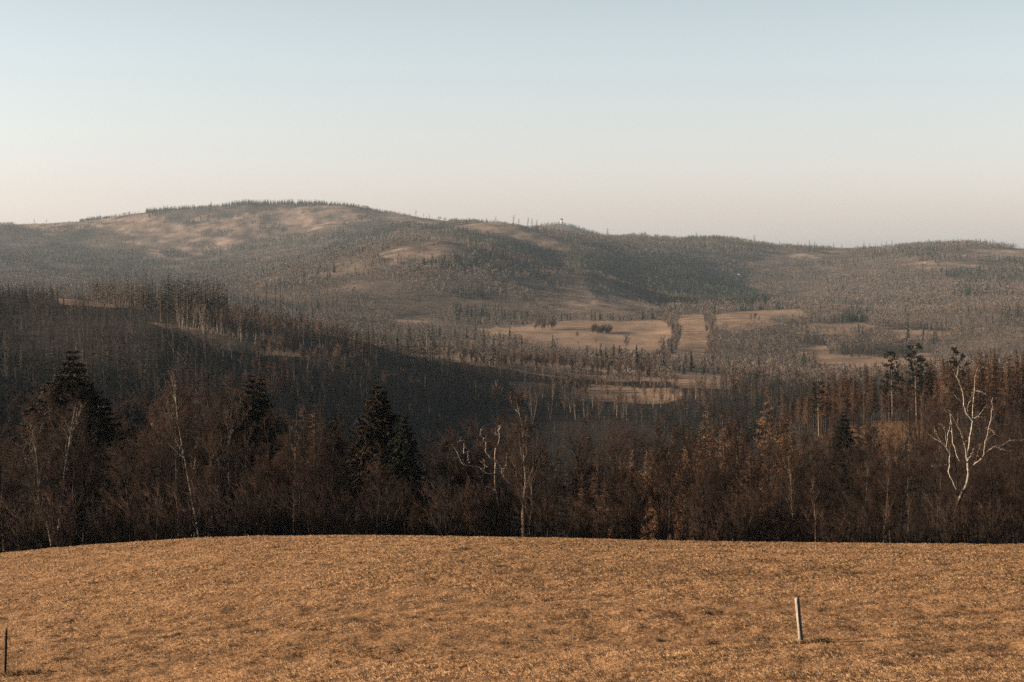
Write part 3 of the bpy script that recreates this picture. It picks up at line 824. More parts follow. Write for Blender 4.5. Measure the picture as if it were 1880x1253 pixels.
for i in range(16):
    px = rnd.uniform(1580, 1740)
    put('clearing', K_mbirch, px, rnd.uniform(320, 385), rnd.uniform(5, 9), 'thin pale sapling on the orange clearing', 'saplings on the clearing', wide=0.5)
for i in range(16):
    px = rnd.uniform(1460, 1880)
    put('clearing', K_bush, px, rnd.uniform(225, 300), rnd.uniform(8, 13), 'dark bare tree below the clearing', 'bare trees below the clearing', wide=1.0)

# ------------------------------------------------------------------ left ridge
K_mlarch = Kind('larch_tree', 'tree', mid_larch, (800, dict(H_=18, n=80, bare=0.25)), 5, M_pale, M_larchd, 18)
K_mspruce = Kind('spruce_tree', 'tree', mid_spruce, (820, dict(H_=17)), 5, M_bark, M_needle, 17)
K_mbirch2 = Kind('birch_tree', 'tree', mid_bare, (840, dict(H_=15, n=110, stems=2, wid=0.17, tw=0.05)), 5, M_white, M_larchd, 15)
K_mbare = Kind('bare_tree', 'tree', mid_bare, (860, dict(H_=13, n=150, wid=0.30, t0=0.2, tw=0.055)), 5, M_pale, M_larchd, 13)
K_snag = Kind('dead_tree', 'dead tree', snag, (880, dict(H_=17)), 4, M_bark, None, 17)
K_hedge = Kind('hedge_tree', 'tree', mid_bare, (865, dict(H_=13, n=150, wid=0.34, t0=0.15, tw=0.06)), 5, M_bark, M_larchd, 13)
K_mshrub = Kind('shrub', 'shrub', mid_bare, (890, dict(H_=6, n=130, wid=0.5, t0=0.05, tw=0.06, stems=3)), 4, M_bark, M_larchd, 6)

def row_on(layer, kind, pts, n, h0, h1, look, group, Y0, Y1, jit=6, wide=(0.9, 1.15)):
    """trees whose feet follow a line seen in the photo, put on the ground where that line lies"""
    xs = [p[0] for p in pts]
    for i in range(n):
        px = xs[0] + (xs[-1] - xs[0]) * (i + rnd.uniform(0.1, 0.9)) / n
        py = float(np.interp(px, xs, [p[1] for p in pts])) + rnd.uniform(-jit, jit)
        x, y, z = ground_hit(px, py, Y0, Y1)
        ITEMS.append([layer, kind, px, x, y, z - 0.2, rnd.uniform(h0, h1), look, group, rnd.randrange(50), rnd.uniform(*wide)])

G = 'trees on the left ridge'
row_on('ridge', K_mlarch, [(168,562),(275,568)], 38, 13, 17.5, 'thin pinkish larch on the ridge crest', 'larches on the ridge crest', 640, 900, 7)
row_on('ridge', K_mspruce, [(262,572),(300,580)], 10, 14, 19, 'dark spruce beside the ridge larches', 'spruces of the ridge grove', 640, 900, 6)
row_on('ridge', K_mspruce, [(300,584),(420,592)], 40, 17, 22.5, 'dark spruce in the ridge grove', 'spruces of the ridge grove', 640, 900, 9)
row_on('ridge', K_mlarch, [(290,586),(415,592)], 12, 14, 19, 'pinkish larch among the ridge spruces', 'larches on the ridge crest', 640, 900, 9)
row_on('ridge', K_snag, [(0,556),(110,556)], 11, 10, 14, 'thin dead stem on the open ridge', 'dead stems on the ridge', 640, 900, 6)
row_on('ridge', K_snag, [(436,590),(545,606)], 6, 17, 24, 'tall thin dead stem on the ridge', 'dead stems on the ridge', 700, 900, 4)
row_on('ridge', K_mbirch2, [(325,601),(360,606),(425,620),(500,640)], 56, 9.5, 14, 'slender white birch above the strip', 'birches above the sunlit strip', 640, 880, 5)
row_on('ridge', K_mbare, [(400,606),(460,610),(530,625),(640,640)], 54, 8, 12, 'bare pinkish tree on the ridge shoulder', 'bare trees on the ridge shoulder', 650, 900, 11)
row_on('ridge', K_mspruce, [(440,592),(520,604),(613,622),(660,634)], 30, 5, 9, 'low dark spruce on the falling ridge', 'spruces on the falling ridge', 700, 930, 5)
row_on('ridge', K_mshrub, [(470,648),(560,660),(660,672)], 16, 5, 8, 'rounded bare shrub below the strip', 'shrubs below the sunlit strip', 600, 900, 6)
row_on('tail', K_mlarch, [(640,652),(700,662),(800,668)], 34, 10, 16, 'brown larch on the ridge tail', 'trees on the tail of the ridge', 700, 1050, 10)
row_on('tail', K_mspruce, [(640,650),(760,664),(830,668)], 20, 9, 15, 'dark spruce on the ridge tail', 'trees on the tail of the ridge', 700, 1050, 9)
for px, top in ((750, 588), (778, 594), (797, 596), (890, 612), (906, 615), (985, 636)):
    put_top('tail', K_mspruce, px, top, 960, 'pointed taller spruce on the ridge tail', 'taller spruces on the tail', wide=1.0)
row_on('hedge', K_hedge, [(810,664),(900,668),(1000,674),(1100,684),(1210,690)], 62, 6, 11, 'bare tree in the meadow hedge', 'trees of the hedge below the meadow', 950, 1350, 5)
row_on('hedge', K_mshrub, [(840,666),(1000,676),(1210,692)], 40, 4, 7, 'bare shrub in the meadow hedge', 'shrubs of the hedge below the meadow', 950, 1350, 5)
row_on('strips', K_hedge, [(800,690),(960,704),(1230,716)], 26, 5, 8, 'small bare tree between two strips', 'trees between the strips', 800, 1250, 3)
row_on('strips', K_mbirch2, [(960,695),(1250,712)], 20, 8, 13, 'pale birch on the terraced strips', 'birches on the terraced strips', 700, 1300, 14)
row_on('strips', K_mbirch2, [(560,672),(640,686),(720,704),(830,730)], 22, 5, 9, 'small pale birch on the dark slope', 'birches on the dark slope', 560, 900, 6)
row_on('strips', K_hedge, [(560,678),(640,692),(720,710),(830,738)], 30, 4, 8, 'small bare tree on the dark slope', 'bare trees on the dark slope', 560, 900, 10)
row_on('strips', K_mbirch2, [(960,762),(1300,750)], 26, 8, 13, 'pale birch below the strips', 'birches below the terraced strips', 600, 1000, 20)
row_on('strips', K_hedge, [(900,745),(1420,735)], 44, 7, 12, 'bare brown tree below the strips', 'bare trees below the terraced strips', 600, 1100, 25)
row_on('strips', K_mshrub, [(1020,716),(1080,722)], 7, 5, 8, 'dark shrub between two terraced strips', 'shrubs between the strips', 700, 1200, 5)
ITEMS.append(['strips', K_mbirch2, 1111, *ground_hit(1111, 682, 850, 1300), 13.5, 'crooked white birch at the end of the upper strip', None, 1, 1.3])

# ------------------------------------------------------------------ meadow trees in the valley
K_vtree = Kind('meadow_tree', 'tree', mid_bare, (900, dict(H_=11, n=190, wid=0.42, t0=0.1, tw=0.09)), 4, M_bark, M_larchd, 11)
def lone(kind, px, py, h, look, group=None, wide=1.0, Y0=1300, Y1=2600, layer='meadow'):
    x, y, z = ground_hit(px, py, Y0, Y1)
    ITEMS.append([layer, kind, px, x, y, z - 0.2, h, look, group, rnd.randrange(50), wide])
lone(K_vtree, 1151, 637, 10.5, 'round bare tree alone on the big meadow casting a long shadow', wide=1.35)
lone(K_vtree, 1060, 622, 7, 'small bare tree on the meadow left of the round tree', wide=1.2)
lone(K_vtree, 1094, 630, 3, 'tiny fallen bush low on the meadow', wide=1.3)
for i in range(22):
    a, r_ = rnd.uniform(0, 6.283), rnd.random() ** 0.5
    lone(K_mshrub, 1106 + 19 * r_ * math.cos(a), 611 + 3.2 * r_ * math.sin(a), rnd.uniform(5, 8.5), 'bare tree of the round copse', 'trees of the meadow copse', wide=rnd.uniform(0.9, 1.4))
for i in range(12):
    lone(K_vtree, 1002 + rnd.uniform(-19, 19), 605 + rnd.uniform(-3, 3), rnd.uniform(9, 16), 'bare tree of the back left clump', 'trees of the back clump', wide=rnd.uniform(0.9, 1.3))
for px, py, h in ((1378,588,7), (1386,590,9), (1394,591,6)):
    lone(K_vtree, px, py, h, 'small bush on the upper right meadow', 'bushes on the upper right meadow', wide=1.2)
for px, top in ((1587, 570),):
    pass
row_on('valley', K_mspruce, [(1545,655),(1680,655)], 56, 15, 19, 'dark spruce in the planted block', 'spruces of the planted block', 1300, 2300, 3, (0.8, 1.0))
row_on('valley', K_mspruce, [(1460,630),(1520,634)], 16, 10, 13, 'spruce in the small planted row', 'spruces of the small planted row', 1400, 2400, 3, (0.8, 1.0))
for px, py, h in ((1587,592,19),(1621,598,15),(1634,598,13),(1650,600,12),(1694,603,17),(1703,604,12),(1604,480,40),(1462,560,16)):
    lone(K_mspruce, px, py, h, 'lone dark spruce among bare woods', 'lone spruces across the valley', wide=1.1, Y0=1500, Y1=4500, layer='valley')
# small boundary trees round the meadow
row_on('meadow', K_vtree, [(1228,600),(1243,620),(1236,640),(1205,668)], 5, 9, 12, 'bare tree on the meadow edge', 'trees on the meadow edge', 1300, 2300, 3)
for i in range(30):
    t = (i + rnd.random()) / 30
    px = np.interp(t, [0, .35, .7, 1], [1226, 1245, 1240, 1195]); py = np.interp(t, [0, .35, .7, 1], [592, 615, 640, 668])
    lone(K_vtree, px + rnd.uniform(-9, 9), py, rnd.uniform(5, 10), 'bare tree on the meadow edge', 'trees on the meadow edge')
for i in range(34):
    t = (i + rnd.random()) / 34
    px = np.interp(t, [0, 1], [1302, 1306]); py = np.interp(t, [0, 1], [586, 672])
    lone(K_vtree, px + rnd.uniform(-9, 16), py, rnd.uniform(5, 10), 'bare tree beyond the meadow edge', 'trees right of the meadow strips')

# ------------------------------------------------------------------ lone trees on the skyline
K_fsnag = Kind('dead_tree', 'dead tree', snag, (950, dict(H_=22, n=70)), 4, M_bark, None, 22)
for px, top, Y in ((86,403,5750),(66,402,5750),(676,377,5750),(764,386,5700),(778,392,5700),(790,393,5700),(806,398,5700),(862,399,4300),(893,400,4300),(911,397,4250),(942,395,4200),(952,401,4200),(968,399,4200),(977,402,4200),(985,404,4200),
                   (1115,419,4800),(1182,424,4800),(1384,432,4850),(1430,443,4850),(1436,446,4850),(1444,448,4850),(1485,441,4850),(1495,443,4850),(1512,448,4850),(1530,446,4850),(1545,448,4850),(1597,447,4850),(1606,447,4850),
                   (1617,444,4850),(1626,443,4850),(1636,441,4850),(1646,446,4850),(1685,443,4850),(1702,438,4850),(1742,443,4850),(1772,446,4850),(1815,447,4850)):
    put_top('skyline', K_fsnag, px, top, Y, 'dead tree on the skyline', 'dead trees on the skyline', wide=2.2, hmin=8, hmax=36)
for px, top, Y in ((389,367,5760),(1278,425,4850),(1266,432,4850),(1530,450,4840),(1585,441,4800),(1610,448,4800),(1684,444,4800),(1708,446,4700),(1724,440,4600),(1757,446,4700),(1833,446,4850)):
    put_top('skyline', K_mspruce, px, top, Y, 'dark spruce on the skyline', 'spruces on the skyline', wide=1.5, hmin=10, hmax=40)

# ------------------------------------------------------------------ labels that single out, then placing
ORD = ['first', 'second', 'third', 'fourth', 'fifth', 'sixth', 'seventh', 'eighth', 'ninth', 'tenth', 'eleventh', 'twelfth', 'thirteenth', 'fourteenth', 'fifteenth', 'sixteenth']
MARKS = {
 'belt': [(128, 'the broad tall spruce'), (371, 'the white-tipped birch'), (473, 'the twin spruces'), (692, 'the tallest spruce'), (910, 'the smaller dead birch'), (1412, 'the tallest orange larch'), (1557, 'the black narrow spruce'), (1770, 'the big dead birch')],
 'brush': [(128, 'the broad tall spruce'), (473, 'the twin spruces'), (692, 'the tallest spruce'), (910, 'the smaller dead birch'), (1467, 'the leaning post'), (1770, 'the big dead birch')],
 'orange': [(1302, 'the sunlit orange larch'), (1413, 'the tallest orange larch')],
 'stand': [(1506, 'the short pine'), (1641, 'the leftmost tall pine'), (1686, 'the tufted pine'), (1762, 'the dark pine'), (1830, 'the last white branch')],
 'clearing': [(1557, 'the black narrow spruce'), (1686, 'the tufted pine')],
 'ridge': [(110, 'the open crest'), (300, 'the grove edge'), (420, 'the end of the grove'), (519, 'the two dead stems')],
 'tail': [(750, 'the twin pointed spruces'), (898, 'the twin small spruces')],
 'hedge': [(906, 'the twin small spruces'), (1111, 'the crooked birch')],
 'strips': [(1111, 'the crooked birch'), (962, 'the brushy-topped birch'), (1302, 'the sunlit orange larch')],
 'meadow': [(1151, 'the round meadow tree'), (1104, 'the meadow copse')],
 'valley': [(1587, 'the big lone spruce'), (1686, 'the tufted pine')],
 'skyline': [(389, 'the lone summit spruce'), (778, 'the sparse summit trees'), (942, 'the knob'), (1278, 'the twin skyline trees'), (1585, 'the big skyline spruce'), (1724, 'the largest skyline spruce')],
 'spruces': [], 'larches': [],
}
buckets = {}
for it in ITEMS:
    mk = MARKS[it[0]]
    if mk and it[8] is not None:
        q = min(mk, key=lambda a: abs(a[0] - it[2]))
        buckets.setdefault((it[0], it[7], q, it[2] >= q[0]), []).append(it)
    else:
        it.append(it[7])
for (layer, look, q, right), L in buckets.items():
    L.sort(key=lambda a: abs(a[2] - q[0]))
    for i, it in enumerate(L):
        o = ORD[i] if i < len(ORD) else str(i + 1) + 'th'
        it.append('%s, %s %s of %s' % (look, o, 'right' if right else 'left', q[1]))
for it in ITEMS:
    if len(it[-1].split()) > 16: print('LONG', it[-1])
for layer, kind, px, x, y, z, h, look, group, var, wide, label in ITEMS:
    kind.place(x, y, z, h, rnd.uniform(0, 6.283), label, group, var, wide)

# ------------------------------------------------------------------ the two dead white birches, their limbs measured on the photo
def hero(name, label, Y, zoom, org, trunk, limbs, base_py, r0, seed, twigs):
    """limbs are polylines in enlarged-photo pixels, carried to their place and given depth"""
    sc_, (ox, oy) = zoom, org
    rng = np.random.default_rng(seed)
    px0 = ox + trunk[0][0] / sc_
    x0 = (px0 - CX) / F * Y
    z0 = float(H(x0, Y)) - 0.2
    root = link(name, None)
    root.location = (x0, Y, z0)
    root['label'] = label; root['category'] = 'dead tree'
    def world(pl, depth):
        out = []
        for i, p in enumerate(pl):
            X, _, Z = pt(ox + p[0] / sc_, oy + p[1] / sc_, Y)
            out.append((X - x0, depth * i / max(1, len(pl) - 1), Z - z0))
        return np.array(out)
    def smooth(P, n):
        t = np.linspace(0, len(P) - 1, n)
        Q = np.stack([pchip(np.arange(len(P)), P[:, k], t) for k in range(3)], 1) if len(P) > 2 else np.stack([np.interp(t, np.arange(len(P)), P[:, k]) for k in range(3)], 1)
        return Q
    tb = MB()
    Tl = world(trunk, 0.4)
    Tl = np.vstack([[Tl[0][0], 0, 0], Tl]) if Tl[0][2] > 0.3 else Tl
    P = smooth(Tl, 34)
    P[1:-1, :2] += rng.normal(0, 0.015, (32, 2))
    R = np.interp(np.linspace(0, 1, 34), [0, .25, .5, .8, 1], [r0 * 1.2, r0 * 0.9, r0 * 0.5, r0 * .25, r0 * 0.08])
    tb.tubes(P, R, 8)
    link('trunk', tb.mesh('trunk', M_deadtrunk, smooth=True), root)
    tb2 = MB()
    for j, (pl, r) in enumerate(limbs):
        lb = MB()
        W = world(pl, rng.uniform(-1.6, 0.2))
        W[:, 1] += np.interp(W[0][2], P[:, 2], P[:, 1])
        Q_ = smooth(W, 18)
        Q_[1:] += rng.normal(0, 0.03, (17, 3))
        lb.tubes(Q_, r * 0.9 * np.linspace(1, 0.2, 18), 6)
        Lq = np.linalg.norm(np.diff(Q_, axis=0), axis=1).sum()
        B, l, _ = grow(rng, Q_[None], np.array([Lq]), twigs, 0.3, 1.0, 0.8, 0.26, 0.15, 4, 0.25, 0.4)
        lb.tubes(B, np.clip(0.2 * r, 0.006, 0.013) * np.ones((len(B), 1)) * np.linspace(1, 0.35, 4)[None], 3)
        B2, l2, _ = grow(rng, B, l, 5, 0.2, 1.0, 0.7, 0.5, 0.1, 3, 0.2, 0.3)
        tb2.spikes(B2[:, 0], B2[:, 2], 0.007)
        link('branch', lb.mesh('branch', M_dead, smooth=True), root)
    link('crown', tb2.mesh('crown', M_twig_red), root)
    return root

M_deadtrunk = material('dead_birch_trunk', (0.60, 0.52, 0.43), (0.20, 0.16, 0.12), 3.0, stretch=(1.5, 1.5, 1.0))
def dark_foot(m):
    # lower stem darkened: cracked dark bark, and the belt shade put into the colour
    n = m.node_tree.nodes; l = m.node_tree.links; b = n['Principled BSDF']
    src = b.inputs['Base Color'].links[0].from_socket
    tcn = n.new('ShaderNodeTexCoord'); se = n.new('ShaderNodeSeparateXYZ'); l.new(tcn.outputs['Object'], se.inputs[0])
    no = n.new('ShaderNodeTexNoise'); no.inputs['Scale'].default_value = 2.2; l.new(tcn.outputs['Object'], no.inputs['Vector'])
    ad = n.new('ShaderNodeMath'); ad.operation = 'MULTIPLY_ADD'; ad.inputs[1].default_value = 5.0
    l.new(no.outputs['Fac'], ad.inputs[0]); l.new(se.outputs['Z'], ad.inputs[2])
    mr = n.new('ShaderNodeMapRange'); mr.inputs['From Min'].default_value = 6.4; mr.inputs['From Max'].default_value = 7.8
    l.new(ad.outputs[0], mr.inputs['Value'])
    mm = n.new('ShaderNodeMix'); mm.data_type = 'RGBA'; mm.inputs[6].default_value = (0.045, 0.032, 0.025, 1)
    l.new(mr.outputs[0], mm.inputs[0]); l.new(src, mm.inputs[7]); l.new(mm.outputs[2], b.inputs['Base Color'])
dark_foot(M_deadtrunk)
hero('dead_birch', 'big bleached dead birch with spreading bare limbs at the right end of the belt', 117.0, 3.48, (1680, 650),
     [(262, 1150), (262, 1010), (290, 920), (325, 850), (345, 770), (338, 690), (345, 620), (358, 540), (368, 470), (374, 430), (376, 350), (386, 250), (392, 165), (412, 90)],
     [([(372, 428), (330, 370), (305, 310), (298, 240), (270, 180), (250, 140), (254, 70)], 0.06),
      ([(305, 305), (260, 270), (205, 232), (182, 195)], 0.03),
      ([(352, 400), (330, 340), (345, 270), (336, 215)], 0.022),
      ([(374, 420), (400, 390), (427, 325)], 0.02),
      ([(392, 160), (420, 110), (452, 88), (470, 92)], 0.025),
      ([(394, 240), (415, 240), (445, 262)], 0.018),
      ([(372, 722), (410, 680), (434, 640), (430, 580), (445, 510), (455, 420), (463, 340), (455, 270)], 0.055),
      ([(455, 470), (485, 488), (500, 518)], 0.022),
      ([(334, 690), (300, 686), (265, 640), (250, 590), (232, 510), (228, 430), (205, 370), (165, 330)], 0.055),
      ([(334, 680), (325, 610), (308, 560), (290, 510), (262, 450), (230, 400), (200, 350)], 0.035),
      ([(300, 878), (262, 860), (232, 800), (206, 735), (208, 650), (190, 600), (150, 560), (120, 510), (95, 490)], 0.06),
      ([(206, 712), (150, 715), (95, 715)], 0.025),
      ([(205, 600), (215, 500), (222, 430), (215, 380)], 0.03),
      ([(205, 560), (180, 470), (150, 440)], 0.02),
      ([(466, 628), (510, 595), (560, 580), (605, 552), (690, 546), (760, 540)], 0.045),
      ([(510, 595), (545, 605), (600, 615)], 0.02),
      ([(335, 690), (350, 640), (352, 590)], 0.03),
      ([(372, 720), (400, 640), (408, 570)], 0.015)], 1150, 0.125, 3, 9)
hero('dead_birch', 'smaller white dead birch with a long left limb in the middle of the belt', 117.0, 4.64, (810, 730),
     [(540, 1180), (515, 1060), (492, 920), (478, 840), (462, 740), (458, 660), (460, 560), (460, 450), (480, 415), (492, 340), (484, 240)],
     [([(440, 655), (400, 650), (362, 620), (330, 592), (250, 578), (195, 562), (160, 500), (130, 430), (108, 390)], 0.05),
      ([(190, 480), (196, 420), (178, 375), (156, 350)], 0.03),
      ([(238, 562), (228, 500), (228, 450)], 0.02),
      ([(400, 600), (360, 565), (335, 548)], 0.025),
      ([(365, 610), (370, 570), (365, 530)], 0.018),
      ([(445, 535), (405, 500), (382, 450), (378, 370), (345, 310), (340, 250)], 0.045),
      ([(590, 738), (545, 700), (520, 650), (495, 580), (470, 545)], 0.035),
      ([(525, 635), (552, 560), (562, 470)], 0.025),
      ([(492, 330), (466, 318), (462, 260)], 0.03),
      ([(484, 300), (500, 250), (505, 230)], 0.02),
      ([(465, 800), (420, 770), (370, 772)], 0.02)], 1180, 0.095, 5, 8)

# ------------------------------------------------------------------ woods on the far slopes: too many to count
def template(fn, *a, **k):
    t, c = fn(*a, **k)
    Vt, Qt, Tt = t.arrays()
    nt_ = len(Vt)
    V = [Vt]; T = []
    if Qt is not None: T.append(np.concatenate([Qt[:, [0, 1, 2]], Qt[:, [0, 2, 3]]]))
    if Tt is not None: T.append(Tt)
    if c is not None:
        Vc, Qc, Tc = c.arrays()
        V.append(Vc)
        if Tc is not None: T.append(Tc + nt_)
        if Qc is not None: T.append(np.concatenate([Qc[:, [0, 1, 2]], Qc[:, [0, 2, 3]]]) + nt_)
    V = np.concatenate(V); T = np.concatenate(T)
    part = np.zeros(len(V), int); part[nt_:] = 1
    return V, T, part

def far_bare(seed, H_=14, n=26, wid=0.27, tw=0.5, t0=0.2, point=0.0):
    """round or pointed bare crown made of twig sprays reaching out from the stem"""
    rng = np.random.default_rng(seed); tr = MB(); cr_ = MB()
    tr.spikes([(0, 0, 0)], [(rng.normal(0, .3), rng.normal(0, .3), H_ * 0.8)], 0.17)
    v = nrm(rng.normal(size=(n, 3)) + np.array([0, 0, 0.35]))
    v *= rng.uniform(0.75, 1.05, n)[:, None]
    lob = 1 + 0.25 * np.sin(3 * np.arctan2(v[:, 1], v[:, 0]) + seed)
    e = v * np.array([H_ * wid, H_ * wid, H_ * 0.36]); e[:, :2] *= lob[:, None]; e[:, 2] += H_ * 0.62
    if point:
        e[:, :2] *= np.clip((H_ * 1.02 - e[:, 2]) / (H_ * 0.55), 0.08, 1.1)[:, None]
    b = np.zeros((n, 3)); b[:, 2] = np.clip(e[:, 2] - H_ * rng.uniform(0.0, 0.20, n), H_ * 0.12, H_)
    b[:, :2] = e[:, :2] * rng.uniform(0.3, 0.75, n)[:, None] + rng.normal(0, 0.35, (n, 2))
    cr_.slivers(b, e, tw, nrm(np.cross(e - b, rng.normal(size=(n, 3)))))
    return tr, cr_

def far_spruce(seed, H_=16, n=16, wid=0.2):
    rng = np.random.default_rng(seed); tr = MB(); cr_ = MB()
    tr.spikes([(0, 0, 0)], [(0, 0, H_)], 0.25)
    rel = (np.arange(n) + rng.random(n)) / n
    az = rng.uniform(0, 6.28, n)
    l = H_ * wid * (1 - rel) ** 0.8 + 0.3
    b = np.zeros((n, 3)); b[:, 2] = H_ * (0.12 + 0.86 * rel)
    e = b + np.stack([np.cos(az) * l, np.sin(az) * l, -0.45 * l], 1)
    cr_.spikes(b, e, 0.55 + 0.9 * (1 - rel))
    return tr, cr_

C_BARE = np.array([(0.215, 0.162, 0.135), (0.18, 0.14, 0.118), (0.24, 0.178, 0.142), (0.20, 0.162, 0.142)])
C_CON = np.array([(0.035, 0.045, 0.026), (0.045, 0.05, 0.030), (0.03, 0.038, 0.026)])
def scatter(name, label, Y0, Y1, spacing, tpl_b, tpl_c, pxr, hb, hc, con_base, seed, mask=None, pale=0.12, tint=1.0, vary=0.17):
    rng = np.random.default_rng(seed)
    s0, s1 = (pxr[0] - CX) / F, (pxr[1] - CX) / F
    area = (s1 - s0) * (Y1 * Y1 - Y0 * Y0) / 2
    N = int(area / spacing ** 2)
    y = np.sqrt(rng.uniform(Y0 * Y0, Y1 * Y1, N)); x = rng.uniform(s0, s1, N) * y
    z = H(x, y)
    px, py = proj(x, y, z)
    con = rng.random(N) < np.clip(con_base + (0.4 + 2.5 * con_base) * fbm(x / 140, y / 140, 3, seed + 5), 0, 1)
    keep = rng.random(N) < 1.0
    clump = fbm(x / 70, y / 70, 3, seed + 9)
    keep &= rng.random(N) < np.clip(0.85 + 1.6 * clump, 0.15, 1)
    scl = np.clip(1 + 0.8 * fbm(x / 110, y / 110, 2, seed + 2), 0.55, 1.5)
    scl[(px < 175) & (y > 700) & (y < 1150)] *= 0.65
    for y0, y1, dens, poly in CONIFER:
        m = (y > y0) & (y < y1) & inpoly(px, py, poly)
        con[m] = rng.random(m.sum()) < dens
        if dens > 0.75: keep[m] = True
    for y0, y1, dens, poly in CLEARCUT:
        m = (y > y0) & (y < y1) & inpoly(px, py, poly)
        inner = np.zeros(N, bool)
        for a, b_, dd, pp in CONIFER:
            if dd > 0.75: inner |= (y > a) & (y < b_) & inpoly(px, py, pp)
        m &= ~inner
        keep[m] &= rng.random(m.sum()) < dens * np.clip(1 + 5 * clump[m], 0, 3)
        scl[m] *= 0.6
    for y0, y1, poly in MEADOWS:
        keep &= ~((y > y0) & (y < y1) & inpoly(px, py, poly))
    if mask is not None: keep &= mask(px, py, x, y, rng)
    h = np.where(con, rng.uniform(hc[0], hc[1], N), rng.uniform(hb[0], hb[1], N)) * scl
    tpx, tpy = proj(x, y, z + h)
    keep &= tpy < horizon_py(tpx, y) + 14
    x, y, z, con, h = x[keep], y[keep], z[keep], con[keep], h[keep]
    Vs, Ts, Cs = [], [], []; off = 0
    for isc, tpls, h0 in ((False, tpl_b, 14.0), (True, tpl_c, 16.0)):
        idx = np.where(con == isc)[0]
        pick = rng.integers(0, len(tpls), len(idx))
        for k, (V, T, part) in enumerate(tpls):
            ii = idx[pick == k]
            if not len(ii): continue
            n = len(ii); s = (h[ii] / h0)
            a = rng.uniform(0, 6.28, n); ca, sa = np.cos(a), np.sin(a)
            wv = s * rng.uniform(0.8, 1.25, n)
            W = np.empty((n, len(V), 3), np.float32)
            W[..., 0] = (V[:, 0] * ca[:, None] - V[:, 1] * sa[:, None]) * wv[:, None] + x[ii][:, None]
            W[..., 1] = (V[:, 0] * sa[:, None] + V[:, 1] * ca[:, None]) * wv[:, None] + y[ii][:, None]
            W[..., 2] = V[:, 2] * s[:, None] + (z[ii] - 0.3)[:, None]
            pal = C_CON if isc else C_BARE
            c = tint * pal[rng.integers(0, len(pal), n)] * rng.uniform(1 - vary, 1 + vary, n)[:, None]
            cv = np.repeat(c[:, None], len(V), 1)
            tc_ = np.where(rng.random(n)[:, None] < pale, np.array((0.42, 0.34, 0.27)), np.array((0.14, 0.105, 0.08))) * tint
            cv[:, part == 0] = tc_[:, None]
            Vs.append(W.reshape(-1, 3)); Cs.append(cv.reshape(-1, 3))
            Ts.append((T[None] + (np.arange(n) * len(V))[:, None, None] + off).reshape(-1, 3)); off += n * len(V)
    V = np.concatenate(Vs); T = np.concatenate(Ts); Cc = np.concatenate(Cs)
    print(name, len(x), 'trees', len(T), 'tris')
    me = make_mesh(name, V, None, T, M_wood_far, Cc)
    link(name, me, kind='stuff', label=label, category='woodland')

near_b = [template(mid_bare, 1000 + i, H_=14, n=60, tw=0.085, t0=0.25) for i in range(3)] + [template(mid_larch, 1010 + i, H_=14, n=46, tw=0.10, bare=0.2) for i in range(2)]
near_c = [template(mid_spruce, 1020 + i, H_=16, n=60, w_=0.42) for i in range(3)]
val_b = [template(far_bare, 1300 + i, n=85, tw=0.20, wid=0.33) for i in range(4)] + [template(far_bare, 1310 + i, n=70, tw=0.17, wid=0.2, point=1) for i in range(2)]
midf_b = [template(far_bare, 1100 + i, n=52, tw=0.34, wid=0.31) for i in range(4)] + [template(far_bare, 1110 + i, n=40, tw=0.28, wid=0.19, point=1) for i in range(2)]
midf_c = [template(far_spruce, 1120 + i, n=20) for i in range(3)]
far_b = [template(far_bare, 1200 + i, n=20, tw=0.8, wid=0.34) for i in range(4)]
far_c = [template(far_spruce, 1220 + i, n=9) for i in range(3)]

def slope_mask(px, py, x, y, rng):
    open_ = ((px > 780) & (px < 1330) & (y > 430)) | ((px > 420) & (px < 800) & (y > 560))
    crest = (px < 720) & (px > 165) & (y > 728)
    return base_mask(px, py, x, y, rng) & (~open_ | (rng.random(len(px)) < 0.7)) & ~crest
def base_mask(px, py, x, y, rng):
    right = (px > 1440) & (y > 290) & (y < 480)
    clearing = inpoly(px, py, [(1400,760),(1720,750),(1880,760),(1880,840),(1500,850),(1400,830)]) & (y < 460)
    return ~clearing & ~right
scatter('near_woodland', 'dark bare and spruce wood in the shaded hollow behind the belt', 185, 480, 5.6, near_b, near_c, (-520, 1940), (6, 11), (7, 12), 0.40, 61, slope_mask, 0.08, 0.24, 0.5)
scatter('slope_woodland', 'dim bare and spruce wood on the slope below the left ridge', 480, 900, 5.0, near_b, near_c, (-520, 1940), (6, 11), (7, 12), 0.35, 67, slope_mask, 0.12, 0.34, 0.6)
scatter('belt_woodland', 'unseen bare wood carrying the belt on past the left edge, there for shade', 116, 172, 2.7, near_b, near_c, (-1150, -105), (8, 12), (8, 12), 0.3, 60, None, 0.1, 0.3)  # out of view, added so its trees shade the belt in frame
def ridge_mask(px, py, x, y, rng):
    return rng.random(len(px)) < 1
scatter('valley_woodland', 'bare pinkish woods across the valley floor around the meadows', 900, 2350, 7.0, val_b, midf_c, (-60, 1940), (4, 12), (8, 14), 0.03, 62, None, 0.12, 0.8)
scatter('hill_woodland', 'bare and spruce woods covering the central hill', 2350, 3800, 7.6, midf_b, midf_c, (-60, 1940), (6, 13), (9, 14), 0.05, 63, None, 0.12, 1.0)
scatter('far_woodland', 'hazy woods on the farthest hills', 3800, 6300, 10.5, far_b, far_c, (-60, 1940), (6, 12), (9, 15), 0.18, 64, None, 0.06, 0.9)
scatter('horizon_woodland', 'faint wooded summit on the horizon beside the tower', 7800, 8700, 22.0, far_b, far_c, (930, 1120), (8, 15), (12, 18), 0.5, 65, None, 0.1)

